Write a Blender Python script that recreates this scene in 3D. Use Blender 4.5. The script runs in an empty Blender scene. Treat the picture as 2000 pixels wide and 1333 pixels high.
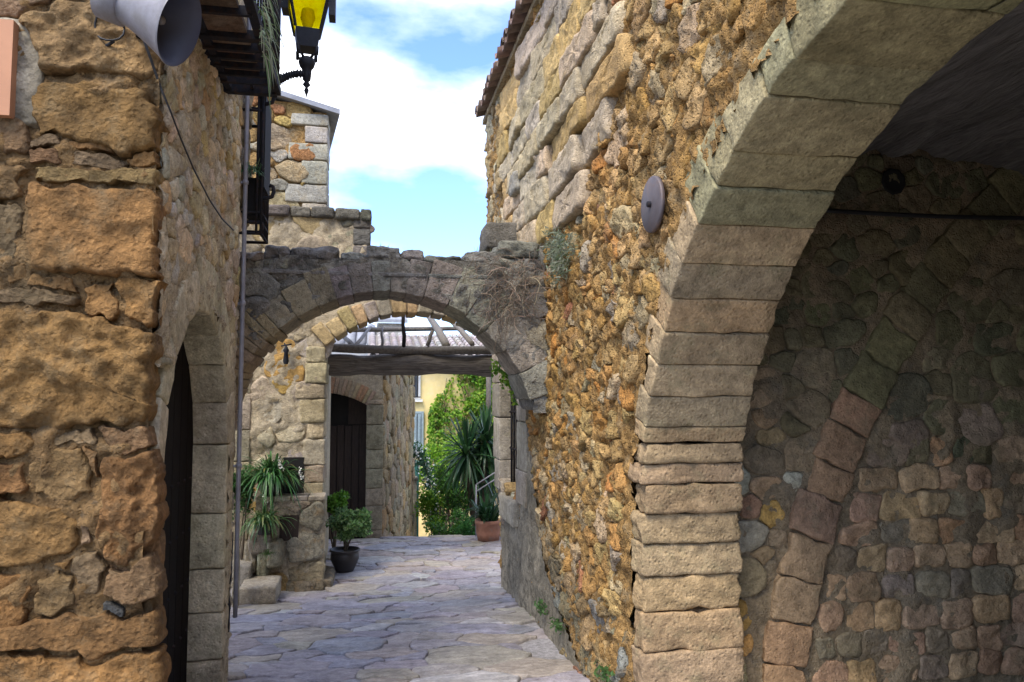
import bpy, math, random
import numpy as np
from mathutils import Vector, Matrix, noise

random.seed(7)
R = math.radians
scene = bpy.context.scene

# ------------------------------------------------------------------ camera
YAW, PITCH, CAMZ, FPX = R(10.6), R(3.9), 1.65, 1500.0
cam_d = bpy.data.cameras.new('camera')
cam = bpy.data.objects.new('camera', cam_d)
scene.collection.objects.link(cam)
cam.location = (0, 0, CAMZ)
cam.rotation_euler = (R(90) + PITCH, 0, -YAW)
cam_d.sensor_width = 36.0
cam_d.lens = 36.0 * FPX / 2000.0
cam_d.clip_start, cam_d.clip_end = 0.05, 3000
scene.camera = cam

# ------------------------------------------------------------------ sky, sun, exposure
SUN_EL, SUN_AZ = R(56), R(220)          # azimuth clockwise from +Y: behind the viewer, to the left
world = bpy.data.worlds.new('World')
scene.world = world
world.use_nodes = True
nt = world.node_tree
nt.nodes.clear()
def wn(t, **k):
    n = nt.nodes.new(t)
    for a, b in k.items():
        setattr(n, a, b)
    return n
out = wn('ShaderNodeOutputWorld')
bg = wn('ShaderNodeBackground')
sky = wn('ShaderNodeTexSky', sky_type='NISHITA', sun_disc=False)
sky.sun_elevation, sky.sun_rotation = SUN_EL, SUN_AZ
sky.air_density, sky.dust_density, sky.ozone_density = 1.0, 0.4, 2.2
tc = wn('ShaderNodeTexCoord')
mp = wn('ShaderNodeMapping')
mp.inputs['Scale'].default_value = (1.0, 1.0, 2.4)
mp.inputs['Location'].default_value = (3.04, 1.08, 1.31)
cn = wn('ShaderNodeTexNoise')
cn.inputs['Scale'].default_value = 3.1
cn.inputs['Detail'].default_value = 7
cn.inputs['Roughness'].default_value = 0.52
cr = wn('ShaderNodeValToRGB')
cr.color_ramp.elements[0].position, cr.color_ramp.elements[1].position = 0.405, 0.64
mix = wn('ShaderNodeMixRGB')
cc = wn('ShaderNodeValToRGB')
cc.color_ramp.elements[0].position, cc.color_ramp.elements[1].position = 0.46, 0.66
cc.color_ramp.elements[0].color = (3.8, 4.1, 4.7, 1)
cc.color_ramp.elements[1].color = (6.2, 6.3, 6.6, 1)
nt.links.new(cn.outputs['Fac'], cc.inputs['Fac'])
nt.links.new(cc.outputs['Color'], mix.inputs['Color2'])
nt.links.new(tc.outputs['Generated'], mp.inputs['Vector'])
nt.links.new(mp.outputs['Vector'], cn.inputs['Vector'])
nt.links.new(cn.outputs['Fac'], cr.inputs['Fac'])
nt.links.new(cr.outputs['Color'], mix.inputs['Fac'])
tint = wn('ShaderNodeMixRGB', blend_type='MULTIPLY')
tint.inputs['Fac'].default_value = 1.0
tint.inputs['Color2'].default_value = (0.56, 0.64, 0.86, 1)
nt.links.new(sky.outputs['Color'], tint.inputs['Color1'])
nt.links.new(tint.outputs['Color'], mix.inputs['Color1'])
nt.links.new(mix.outputs['Color'], bg.inputs['Color'])
nt.links.new(bg.outputs['Background'], out.inputs['Surface'])
bg.inputs['Strength'].default_value = 0.128
sd = bpy.data.lights.new('sun', 'SUN')
sd.energy, sd.angle, sd.color = 1.3, R(26), (1.0, 0.91, 0.76)
sun = bpy.data.objects.new('sun', sd)
scene.collection.objects.link(sun)
sdir = Vector((math.sin(SUN_AZ) * math.cos(SUN_EL), math.cos(SUN_AZ) * math.cos(SUN_EL), math.sin(SUN_EL)))
sun.rotation_euler = sdir.to_track_quat('Z', 'Y').to_euler()
sun.location = (0, 0, 30)
scene.view_settings.view_transform = 'Standard'
scene.view_settings.look = 'None'
scene.view_settings.gamma = 1
scene.view_settings.exposure = 2.0
try:
    scene.cycles.max_bounces = 8
    scene.cycles.diffuse_bounces = 4
except Exception:
    pass

# ------------------------------------------------------------------ pixel -> place helpers
_fw = np.array([math.sin(YAW) * math.cos(PITCH), math.cos(YAW) * math.cos(PITCH), math.sin(PITCH)])
_rt = np.array([math.cos(YAW), -math.sin(YAW), 0.0])
_up = np.cross(_rt, _fw)
def PX(x, y, X=None, Y=None, Z=None):
    d = _fw * FPX + _rt * (x - 1000) - _up * (y - 666.5)
    t = X / d[0] if X is not None else (Y / d[1] if Y is not None else (Z - CAMZ) / d[2])
    return Vector((d[0] * t, d[1] * t, CAMZ + d[2] * t))
GY = [-60, 0, 4.5, 6.0, 7.2, 9.7, 10.2, 11.5, 14, 20, 60, 900]
GZ = [0.05, 0.05, 0.0, -0.07, -0.165, -0.18, -0.22, -0.75, -1.7, -2.1, -2.3, -2.3]
def gz(y):
    return float(np.interp(y, GY, GZ))

# ------------------------------------------------------------------ materials
def mat_base(name):
    m = bpy.data.materials.new(name)
    m.use_nodes = True
    t = m.node_tree
    b = t.nodes['Principled BSDF']
    return m, t, b
def N(t, typ, **k):
    n = t.nodes.new(typ)
    for a, v in k.items():
        setattr(n, a, v)
    return n
def noise_n(t, vec, scale, detail=4, rough=0.55):
    n = N(t, 'ShaderNodeTexNoise')
    n.inputs['Scale'].default_value = scale
    n.inputs['Detail'].default_value = detail
    n.inputs['Roughness'].default_value = rough
    t.links.new(vec, n.inputs['Vector'])
    return n.outputs['Fac']
def rng(t, val, a, b, c, d):
    n = N(t, 'ShaderNodeMapRange')
    for i, v in enumerate((a, b, c, d)):
        n.inputs[i + 1].default_value = v
    t.links.new(val, n.inputs[0])
    return n.outputs[0]
def mth(t, op, a, b):
    n = N(t, 'ShaderNodeMath', operation=op)
    for i, v in enumerate((a, b)):
        if isinstance(v, (int, float)):
            n.inputs[i].default_value = v
        else:
            t.links.new(v, n.inputs[i])
    return n.outputs[0]
def mixc(t, fac, a, b, blend='MIX'):
    n = N(t, 'ShaderNodeMixRGB', blend_type=blend)
    for key, v in (('Fac', fac), ('Color1', a), ('Color2', b)):
        if isinstance(v, (int, float)):
            n.inputs[key].default_value = v
        elif isinstance(v, tuple):
            n.inputs[key].default_value = (*v, 1)
        else:
            t.links.new(v, n.inputs[key])
    return n.outputs[0]

def stone_mat(name, grain=24, bump=0.7, dist=0.02, lichen=(0.30, 0.29, 0.25), lich=0.45, stain=(0.06, 0.05, 0.03), st=0.35,
              rough=0.9, stretch=(1, 1, 1), pits=0.5, fixed=None, spec=0.25, contrast=1.0):
    m, t, b = mat_base(name)
    geo = N(t, 'ShaderNodeNewGeometry')
    mpn = N(t, 'ShaderNodeMapping')
    mpn.inputs['Scale'].default_value = stretch
    t.links.new(geo.outputs['Position'], mpn.inputs['Vector'])
    v = mpn.outputs['Vector']
    if fixed is None:
        at = N(t, 'ShaderNodeAttribute', attribute_name='col')
        base = at.outputs['Color']
    else:
        rgb = N(t, 'ShaderNodeRGB')
        rgb.outputs[0].default_value = (*fixed, 1)
        base = rgb.outputs[0]
    big = noise_n(t, v, 3.2, 5, 0.6)
    mid = noise_n(t, v, grain, 8, 0.68)
    fine = noise_n(t, v, grain * 4.5, 5, 0.6)
    vo = N(t, 'ShaderNodeTexVoronoi')
    vo.inputs['Scale'].default_value = grain * 2.2
    t.links.new(v, vo.inputs['Vector'])
    pit = rng(t, vo.outputs['Distance'], 0.05, 0.38, 0.0, 1.0)
    k = 0.5 * contrast
    f = mth(t, 'MULTIPLY', rng(t, big, 0.3, 0.7, 1 - 0.55 * k, 1 + 0.45 * k), rng(t, mid, 0.28, 0.72, 1 - 0.95 * k, 1 + 0.75 * k))
    f = mth(t, 'MULTIPLY', f, rng(t, fine, 0.3, 0.7, 0.78, 1.2))
    cmul = N(t, 'ShaderNodeVectorMath', operation='SCALE')
    t.links.new(base, cmul.inputs[0])
    t.links.new(f, cmul.inputs['Scale'])
    c = cmul.outputs[0]
    lm = noise_n(t, v, 7.0, 7, 0.7)
    c = mixc(t, rng(t, lm, 0.52, 0.68, 0.0, lich), c, lichen)
    sm = noise_n(t, mpn.outputs['Vector'], 2.1, 8, 0.7)
    c = mixc(t, rng(t, sm, 0.55, 0.72, 0.0, st), c, stain)
    t.links.new(c, b.inputs['Base Color'])
    b.inputs['Roughness'].default_value = rough
    b.inputs['Specular IOR Level'].default_value = spec
    h = mth(t, 'ADD', mth(t, 'MULTIPLY', mid, 1.0), mth(t, 'MULTIPLY', fine, 0.35))
    h = mth(t, 'ADD', h, mth(t, 'MULTIPLY', pit, pits))
    bp = N(t, 'ShaderNodeBump')
    bp.inputs['Strength'].default_value = bump
    bp.inputs['Distance'].default_value = dist
    t.links.new(h, bp.inputs['Height'])
    t.links.new(bp.outputs[0], b.inputs['Normal'])
    return m

def simple_mat(name, col, rough=0.6, metal=0.0, var=0.25, scale=12, bump=0.2, dist=0.005, stretch=(1, 1, 1), attr=False, rust=None, spec=0.4):
    m, t, b = mat_base(name)
    geo = N(t, 'ShaderNodeNewGeometry')
    mpn = N(t, 'ShaderNodeMapping')
    mpn.inputs['Scale'].default_value = stretch
    t.links.new(geo.outputs['Position'], mpn.inputs['Vector'])
    v = mpn.outputs['Vector']
    n1 = noise_n(t, v, scale, 6, 0.65)
    if attr:
        a = N(t, 'ShaderNodeAttribute', attribute_name='col')
        base = a.outputs['Color']
    else:
        r_ = N(t, 'ShaderNodeRGB')
        r_.outputs[0].default_value = (*col, 1)
        base = r_.outputs[0]
    sc = N(t, 'ShaderNodeVectorMath', operation='SCALE')
    t.links.new(base, sc.inputs[0])
    t.links.new(rng(t, n1, 0.3, 0.7, 1 - var, 1 + var), sc.inputs['Scale'])
    c = sc.outputs[0]
    if rust:
        c = mixc(t, rng(t, noise_n(t, v, scale * 0.6, 7, 0.7), 0.5, 0.66, 0, 0.8), c, rust)
    t.links.new(c, b.inputs['Base Color'])
    b.inputs['Roughness'].default_value = rough
    b.inputs['Metallic'].default_value = metal
    b.inputs['Specular IOR Level'].default_value = spec
    bp = N(t, 'ShaderNodeBump')
    bp.inputs['Strength'].default_value = bump
    bp.inputs['Distance'].default_value = dist
    t.links.new(n1, bp.inputs['Height'])
    t.links.new(bp.outputs[0], b.inputs['Normal'])
    return m

def leaf_mat(name, trans=0.35, rough=0.45):
    m, t, b = mat_base(name)
    a = N(t, 'ShaderNodeAttribute', attribute_name='col')
    t.links.new(a.outputs['Color'], b.inputs['Base Color'])
    b.inputs['Roughness'].default_value = rough
    b.inputs['Specular IOR Level'].default_value = 0.35
    tr = N(t, 'ShaderNodeBsdfTranslucent')
    hs = N(t, 'ShaderNodeHueSaturation')
    hs.inputs['Value'].default_value = 1.5
    t.links.new(a.outputs['Color'], hs.inputs['Color'])
    t.links.new(hs.outputs[0], tr.inputs['Color'])
    mx = N(t, 'ShaderNodeMixShader')
    mx.inputs[0].default_value = trans
    t.links.new(b.outputs[0], mx.inputs[1])
    t.links.new(tr.outputs[0], mx.inputs[2])
    t.links.new(mx.outputs[0], t.nodes['Material Output'].inputs['Surface'])
    return m

MAT = {}
MAT['pier'] = stone_mat('pier_stone', grain=15, bump=1.0, dist=0.045, lichen=(0.27, 0.21, 0.12), lich=0.4, stain=(0.075, 0.06, 0.03), st=0.55, pits=0.25, contrast=1.25)
MAT['rubble'] = stone_mat('rubble_stone', grain=26, bump=1.0, dist=0.03, lichen=(0.44, 0.27, 0.10), lich=0.5, stain=(0.30, 0.27, 0.21), st=0.45, pits=0.45, contrast=1.25)
MAT['ashlar'] = stone_mat('ashlar_stone', grain=30, bump=0.7, dist=0.016, lichen=(0.40, 0.30, 0.15), lich=0.4, stain=(0.10, 0.09, 0.07), st=0.3, pits=0.6)
MAT['dressed'] = stone_mat('dressed_stone', grain=18, bump=0.75, dist=0.02, lichen=(0.26, 0.235, 0.13), lich=0.5, stain=(0.10, 0.085, 0.04), st=0.5, pits=0.3, contrast=1.0)
MAT['black'] = stone_mat('weathered_stone', grain=22, bump=0.9, dist=0.025, lichen=(0.05, 0.048, 0.043), lich=0.55, stain=(0.05, 0.046, 0.038), st=0.55, pits=0.3)
MAT['passage'] = stone_mat('passage_stone', grain=22, bump=0.7, dist=0.02, lichen=(0.20, 0.17, 0.10), lich=0.4, stain=(0.07, 0.065, 0.03), st=0.5, pits=0.25)
MAT['mort_warm'] = stone_mat('earth_mortar', grain=34, bump=1.0, dist=0.035, lichen=(0.36, 0.29, 0.18), lich=0.7, st=0.45, fixed=(0.46, 0.275, 0.10), pits=0.5, contrast=1.4)
MAT['mort_pier'] = stone_mat('pier_mortar', grain=20, bump=1.0, dist=0.045, lichen=(0.22, 0.19, 0.13), lich=0.5, st=0.6, fixed=(0.27, 0.165, 0.07), pits=0.3, contrast=1.3)
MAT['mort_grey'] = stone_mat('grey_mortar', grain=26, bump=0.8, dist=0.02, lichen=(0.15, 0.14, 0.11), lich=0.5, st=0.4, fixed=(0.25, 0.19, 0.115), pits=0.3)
MAT['mort_beige'] = stone_mat('lime_mortar', grain=26, bump=0.8, dist=0.02, lichen=(0.25, 0.23, 0.19), lich=0.5, st=0.4, fixed=(0.44, 0.365, 0.25), pits=0.3)
MAT['cement'] = stone_mat('cement_render', grain=14, bump=0.9, dist=0.03, lichen=(0.14, 0.125, 0.09), lich=0.85, stain=(0.05, 0.05, 0.035), st=0.7, fixed=(0.30, 0.26, 0.19), pits=0.2, contrast=1.6)
MAT['paving'] = stone_mat('paving_stone', grain=13, bump=0.85, dist=0.02, lichen=(0.44, 0.39, 0.34), lich=0.4, stain=(0.22, 0.20, 0.21), st=0.5, rough=0.58, spec=0.35, pits=0.1, stretch=(1, 1.8, 1))
MAT['bed'] = stone_mat('paving_mortar', grain=30, bump=0.6, dist=0.01, lichen=(0.2, 0.19, 0.17), lich=0.4, st=0.5, rough=0.85, fixed=(0.35, 0.33, 0.325), pits=0.3)
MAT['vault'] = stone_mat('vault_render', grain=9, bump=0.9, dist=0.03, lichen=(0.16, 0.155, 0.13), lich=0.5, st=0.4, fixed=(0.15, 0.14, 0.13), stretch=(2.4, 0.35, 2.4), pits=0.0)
MAT['soil'] = stone_mat('garden_soil', grain=12, bump=0.7, dist=0.03, lichen=(0.07, 0.10, 0.03), lich=0.6, st=0.3, fixed=(0.13, 0.11, 0.07), pits=0.2)
MAT['iron'] = simple_mat('wrought_iron', (0.018, 0.018, 0.022), rough=0.8, metal=0.0, var=0.4, scale=40, rust=(0.05, 0.026, 0.016), spec=0.15)
MAT['lampiron'] = simple_mat('lamp_iron', (0.012, 0.014, 0.02), rough=0.6, metal=0.0, var=0.3, scale=40, spec=0.25)
MAT['plate'] = simple_mat('anchor_steel', (0.115, 0.10, 0.108), rough=0.6, metal=0.2, var=0.18, scale=18, rust=(0.16, 0.11, 0.09))
MAT['horn'] = simple_mat('horn_paint', (0.20, 0.195, 0.215), rough=0.5, metal=0.0, var=0.2, scale=14, bump=0.1, rust=(0.15, 0.14, 0.135))
MAT['hornin'] = simple_mat('horn_inside', (0.045, 0.05, 0.08), rough=0.5, var=0.1, scale=9, bump=0.05)
MAT['cable'] = simple_mat('black_cable', (0.02, 0.02, 0.022), rough=0.6, var=0.2)
MAT['cablegrey'] = simple_mat('grey_cable', (0.16, 0.155, 0.14), rough=0.6, var=0.2)
MAT['pipe'] = simple_mat('pipe_paint', (0.25, 0.25, 0.28), rough=0.5, metal=0.2, var=0.2, scale=14)
MAT['doorwood'] = simple_mat('dark_door_wood', (0.030, 0.019, 0.014), rough=0.75, var=0.5, scale=16, bump=0.5, stretch=(6, 6, 0.6))
MAT['blackwood'] = simple_mat('black_door_wood', (0.008, 0.006, 0.006), rough=0.8, var=0.4, scale=16, bump=0.4, stretch=(6, 6, 0.6), spec=0.1)
MAT['leafsun'] = leaf_mat('sunlit_leaf', trans=0.5)
MAT['logwood'] = simple_mat('weathered_wood', (0.20, 0.175, 0.15), rough=0.9, var=0.6, scale=10, bump=0.9, dist=0.02, stretch=(0.5, 7, 7), rust=(0.07, 0.06, 0.055))
MAT['greywood'] = simple_mat('grey_wood', (0.16, 0.145, 0.13), rough=0.85, var=0.4, scale=20, bump=0.5, stretch=(2, 2, 2))
MAT['terracotta'] = simple_mat('terracotta', (0.36, 0.17, 0.11), rough=0.8, var=0.25, scale=10, rust=(0.30, 0.22, 0.18))
MAT['blackpot'] = simple_mat('dark_pot', (0.028, 0.024, 0.024), rough=0.45, var=0.3, scale=12)
MAT['tile'] = simple_mat('roof_tile_clay', (0.21, 0.13, 0.09), rough=0.85, var=0.4, scale=14, bump=0.4, attr=True)
MAT['yellow'] = simple_mat('yellow_stucco', (0.80, 0.62, 0.28), rough=0.9, var=0.18, scale=2.0, bump=0.3, dist=0.01, rust=(0.72, 0.62, 0.42))
MAT['white'] = simple_mat('white_paint', (0.75, 0.74, 0.70), rough=0.7, var=0.08)
MAT['shutter'] = simple_mat('blue_grey_paint', (0.26, 0.33, 0.36), rough=0.6, var=0.15)
MAT['greenpaint'] = simple_mat('green_paint', (0.035, 0.13, 0.11), rough=0.5, var=0.25)
MAT['pane'] = simple_mat('window_glass', (0.10, 0.12, 0.14), rough=0.08, var=0.1, spec=0.8, bump=0.0)
MAT['dark'] = simple_mat('dark_interior', (0.012, 0.011, 0.010), rough=0.9)
MAT['bark'] = simple_mat('bark', (0.11, 0.085, 0.06), rough=0.9, var=0.4, scale=30, bump=0.7)
MAT['straw'] = simple_mat('dry_stem', (0.26, 0.19, 0.14), rough=0.9, var=0.3, scale=30, attr=True)
MAT['brick'] = stone_mat('brick_clay', grain=30, bump=0.6, dist=0.012, lichen=(0.28, 0.23, 0.17), lich=0.4, st=0.4, pits=0.2)
MAT['flower'] = simple_mat('white_flower', (0.82, 0.80, 0.70), rough=0.7, var=0.05)
MAT['leaf'] = leaf_mat('leaf')
MAT['leafgloss'] = leaf_mat('glossy_leaf', trans=0.2, rough=0.3)
MAT['sign'] = simple_mat('sign_face', (0.44, 0.21, 0.11), rough=0.6, var=0.08, scale=6)
def glass_yellow():
    m, t, b = mat_base('amber_glass')
    t.nodes.remove(b)
    geo = N(t, 'ShaderNodeNewGeometry')
    n = noise_n(t, geo.outputs['Position'], 28, 5, 0.6)
    col = mixc(t, rng(t, n, 0.45, 0.7, 0, 0.8), (1.0, 0.86, 0.02), (0.9, 0.66, 0.01))
    tr = N(t, 'ShaderNodeBsdfTranslucent')
    gl = N(t, 'ShaderNodeBsdfTransparent')
    t.links.new(col, tr.inputs[0])
    t.links.new(col, gl.inputs[0])
    mx = N(t, 'ShaderNodeMixShader')
    mx.inputs[0].default_value = 0.6
    t.links.new(tr.outputs[0], mx.inputs[1])
    t.links.new(gl.outputs[0], mx.inputs[2])
    t.links.new(mx.outputs[0], t.nodes['Material Output'].inputs['Surface'])
    return m
MAT['amber'] = glass_yellow()

# ------------------------------------------------------------------ object helpers
COL = scene.collection
def wloc(o):
    v = Vector((0, 0, 0))
    while o is not None:
        v = v + o.location
        o = o.parent
    return v
def mk(name, V, F, mat, parent=None, smooth=True, col=None, origin=None):
    """one mesh object; V in world metres; col = one rgb, or one rgb for each vertex"""
    V = np.asarray(V, dtype=float).reshape(-1, 3)
    if origin is None:
        c = (V.min(0) + V.max(0)) / 2
        c[2] = V[:, 2].min()
    else:
        c = np.array(origin, dtype=float)
    me = bpy.data.meshes.new(name)
    me.from_pydata((V - c).tolist(), [], F)
    if smooth:
        me.polygons.foreach_set('use_smooth', [True] * len(me.polygons))
    if col is not None:
        a = me.color_attributes.new('col', 'FLOAT_COLOR', 'POINT')
        arr = np.ones((len(V), 4))
        arr[:, :3] = np.asarray(col)
        a.data.foreach_set('color', arr.ravel())
    me.materials.append(MAT[mat] if isinstance(mat, str) else mat)
    me.update()
    o = bpy.data.objects.new(name, me)
    COL.objects.link(o)
    o.parent = parent
    o.location = Vector(c) - (wloc(parent) if parent else Vector((0, 0, 0)))
    return o
def tag(o, label=None, cat=None, group=None, kind=None):
    for k, v in (('label', label), ('category', cat), ('group', group), ('kind', kind)):
        if v:
            o[k] = v
    return o
def thing(name, label, cat, loc=(0, 0, 0), group=None):
    o = bpy.data.objects.new(name, None)
    o.empty_display_size = 0.1
    COL.objects.link(o)
    o.location = loc
    return tag(o, label, cat, group)

class MB:
    """collects shapes into ONE mesh"""
    def __init__(s):
        s.V, s.F, s.C = [], [], []
    def add(s, V, F, col=(1, 1, 1)):
        b = len(s.V)
        s.V.extend([tuple(v) for v in V])
        s.F.extend([tuple(i + b for i in f) for f in F])
        s.C.extend([tuple(col)] * len(V))
    def box(s, a, b, col=(1, 1, 1)):
        x0, y0, z0 = a
        x1, y1, z1 = b
        s.add([(x0, y0, z0), (x1, y0, z0), (x1, y1, z0), (x0, y1, z0), (x0, y0, z1), (x1, y0, z1), (x1, y1, z1), (x0, y1, z1)],
              [(0, 3, 2, 1), (4, 5, 6, 7), (0, 1, 5, 4), (1, 2, 6, 5), (2, 3, 7, 6), (3, 0, 4, 7)], col)
    def tube(s, pts, r, n=6, col=(1, 1, 1), caps=True):
        pts = [Vector(p) for p in pts]
        rs = r if isinstance(r, (list, tuple)) else [r] * len(pts)
        V, F = [], []
        prev = None
        for i, p in enumerate(pts):
            d = (pts[min(i + 1, len(pts) - 1)] - pts[max(i - 1, 0)])
            if d.length < 1e-9:
                d = Vector((0, 0, 1))
            d.normalize()
            a = prev if prev is not None else (Vector((0, 0, 1)) if abs(d.z) < 0.9 else Vector((1, 0, 0)))
            u = (a - d * a.dot(d))
            if u.length < 1e-6:
                u = d.orthogonal()
            u.normalize()
            prev = u
            w = d.cross(u)
            for k in range(n):
                t = 2 * math.pi * k / n
                V.append(p + (u * math.cos(t) + w * math.sin(t)) * rs[i])
        for i in range(len(pts) - 1):
            for k in range(n):
                F.append((i * n + k, i * n + (k + 1) % n, (i + 1) * n + (k + 1) % n, (i + 1) * n + k))
        if caps:
            F.append(tuple(range(n - 1, -1, -1)))
            F.append(tuple((len(pts) - 1) * n + k for k in range(n)))
        s.add(V, F, col)
    def lathe(s, prof, org, axis=(0, 0, 1), n=20, col=(1, 1, 1), phase=0.0):
        """prof: (radius, height along axis)"""
        ax = Vector(axis).normalized()
        u = ax.orthogonal().normalized()
        if abs(ax.z) > 0.99:
            u = Vector((1, 0, 0))
        w = ax.cross(u)
        org = Vector(org)
        V, F = [], []
        for r, h in prof:
            for k in range(n):
                t = 2 * math.pi * k / n + phase
                V.append(org + ax * h + (u * math.cos(t) + w * math.sin(t)) * max(r, 1e-4))
        for i in range(len(prof) - 1):
            for k in range(n):
                F.append((i * n + k, i * n + (k + 1) % n, (i + 1) * n + (k + 1) % n, (i + 1) * n + k))
        s.add(V, F, col)
    def build(s, name, mat, parent=None, smooth=True, attr=False, origin=None):
        return mk(name, s.V, s.F, mat, parent, smooth, np.array(s.C) if attr else None, origin)

def fr(p, f, o=4):
    return noise.fractal(Vector(p) * f, 0.9, 2.1, o)
CRAG_OCT = [4]
def crag(p, f):
    v = Vector(p) * f
    return 0.75 * noise.fractal(v, 0.75, 2.2, CRAG_OCT[0]) + 0.9 * (0.45 - noise.turbulence(v * 1.3, CRAG_OCT[0] - 1, True))

# ------------------------------------------------------------------ masonry: panels, cells, stones, blocks
class Panel:
    def __init__(s, O, U, V, Nn):
        s.O, s.U, s.V, s.N = [np.array(a, dtype=float) for a in (O, U, V, Nn)]
    def p(s, u, v, w=0.0):
        return s.O + s.U * u + s.V * v + s.N * w

def clip(poly, n, c):
    """keep the side where n.x <= c"""
    res = []
    L = len(poly)
    for i in range(L):
        a, b = poly[i], poly[(i + 1) % L]
        da, db = n[0] * a[0] + n[1] * a[1] - c, n[0] * b[0] + n[1] * b[1] - c
        if da <= 0:
            res.append(a)
        if (da < 0 < db) or (db < 0 < da):
            t = da / (da - db)
            res.append((a[0] + (b[0] - a[0]) * t, a[1] + (b[1] - a[1]) * t))
    return res
def scatter(bbox, rfun, ru, tries, aniso=1.0, fixed=()):
    """dart throwing with a radius for each seed; u is divided by aniso first"""
    u0, v0, u1, v1 = bbox
    P = np.zeros((6000, 3))
    n = 0
    for f in fixed:
        P[n] = (f[0] / aniso, f[1], f[2])
        n += 1
    for k in range(tries):
        u, v = ru.uniform(u0, u1), ru.uniform(v0, v1)
        big = 1.0 + 0.9 * max(0.0, 1.0 - 2.5 * k / tries)
        r = rfun(u, v) * ru.uniform(0.6, 1.15) * big
        if r <= 0:
            continue
        if n:
            d = np.hypot(P[:n, 0] - u / aniso, P[:n, 1] - v) - P[:n, 2]
            if d.min() < r * 0.92:
                continue
        P[n] = (u / aniso, v, r)
        n += 1
        if n >= 6000:
            break
    return P[:n]
def cells(P, bbox, aniso=1.0):
    u0, v0, u1, v1 = bbox
    u0, u1 = u0 / aniso, u1 / aniso
    res = []
    for i in range(len(P)):
        d2 = (P[:, 0] - P[i, 0]) ** 2 + (P[:, 1] - P[i, 1]) ** 2
        idx = np.argsort(d2)[1:22]
        s = 2.6 * P[i, 2] + 0.05
        poly = [(max(u0, P[i, 0] - s), max(v0, P[i, 1] - s)), (min(u1, P[i, 0] + s), max(v0, P[i, 1] - s)),
                (min(u1, P[i, 0] + s), min(v1, P[i, 1] + s)), (max(u0, P[i, 0] - s), min(v1, P[i, 1] + s))]
        for j in idx:
            n = (P[j, 0] - P[i, 0], P[j, 1] - P[i, 1])
            c = 0.5 * (P[j, 0] ** 2 + P[j, 1] ** 2 - P[j, 2] ** 2 - P[i, 0] ** 2 - P[i, 1] ** 2 + P[i, 2] ** 2)
            poly = clip(poly, n, c)
            if len(poly) < 3:
                break
        if len(poly) >= 3:
            res.append([(a * aniso, b) for a, b in poly])
    return res
def area(poly):
    return 0.5 * abs(sum(poly[i][0] * poly[(i + 1) % len(poly)][1] - poly[(i + 1) % len(poly)][0] * poly[i][1] for i in range(len(poly))))
def cen(poly):
    return (sum(p[0] for p in poly) / len(poly), sum(p[1] for p in poly) / len(poly))

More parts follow.
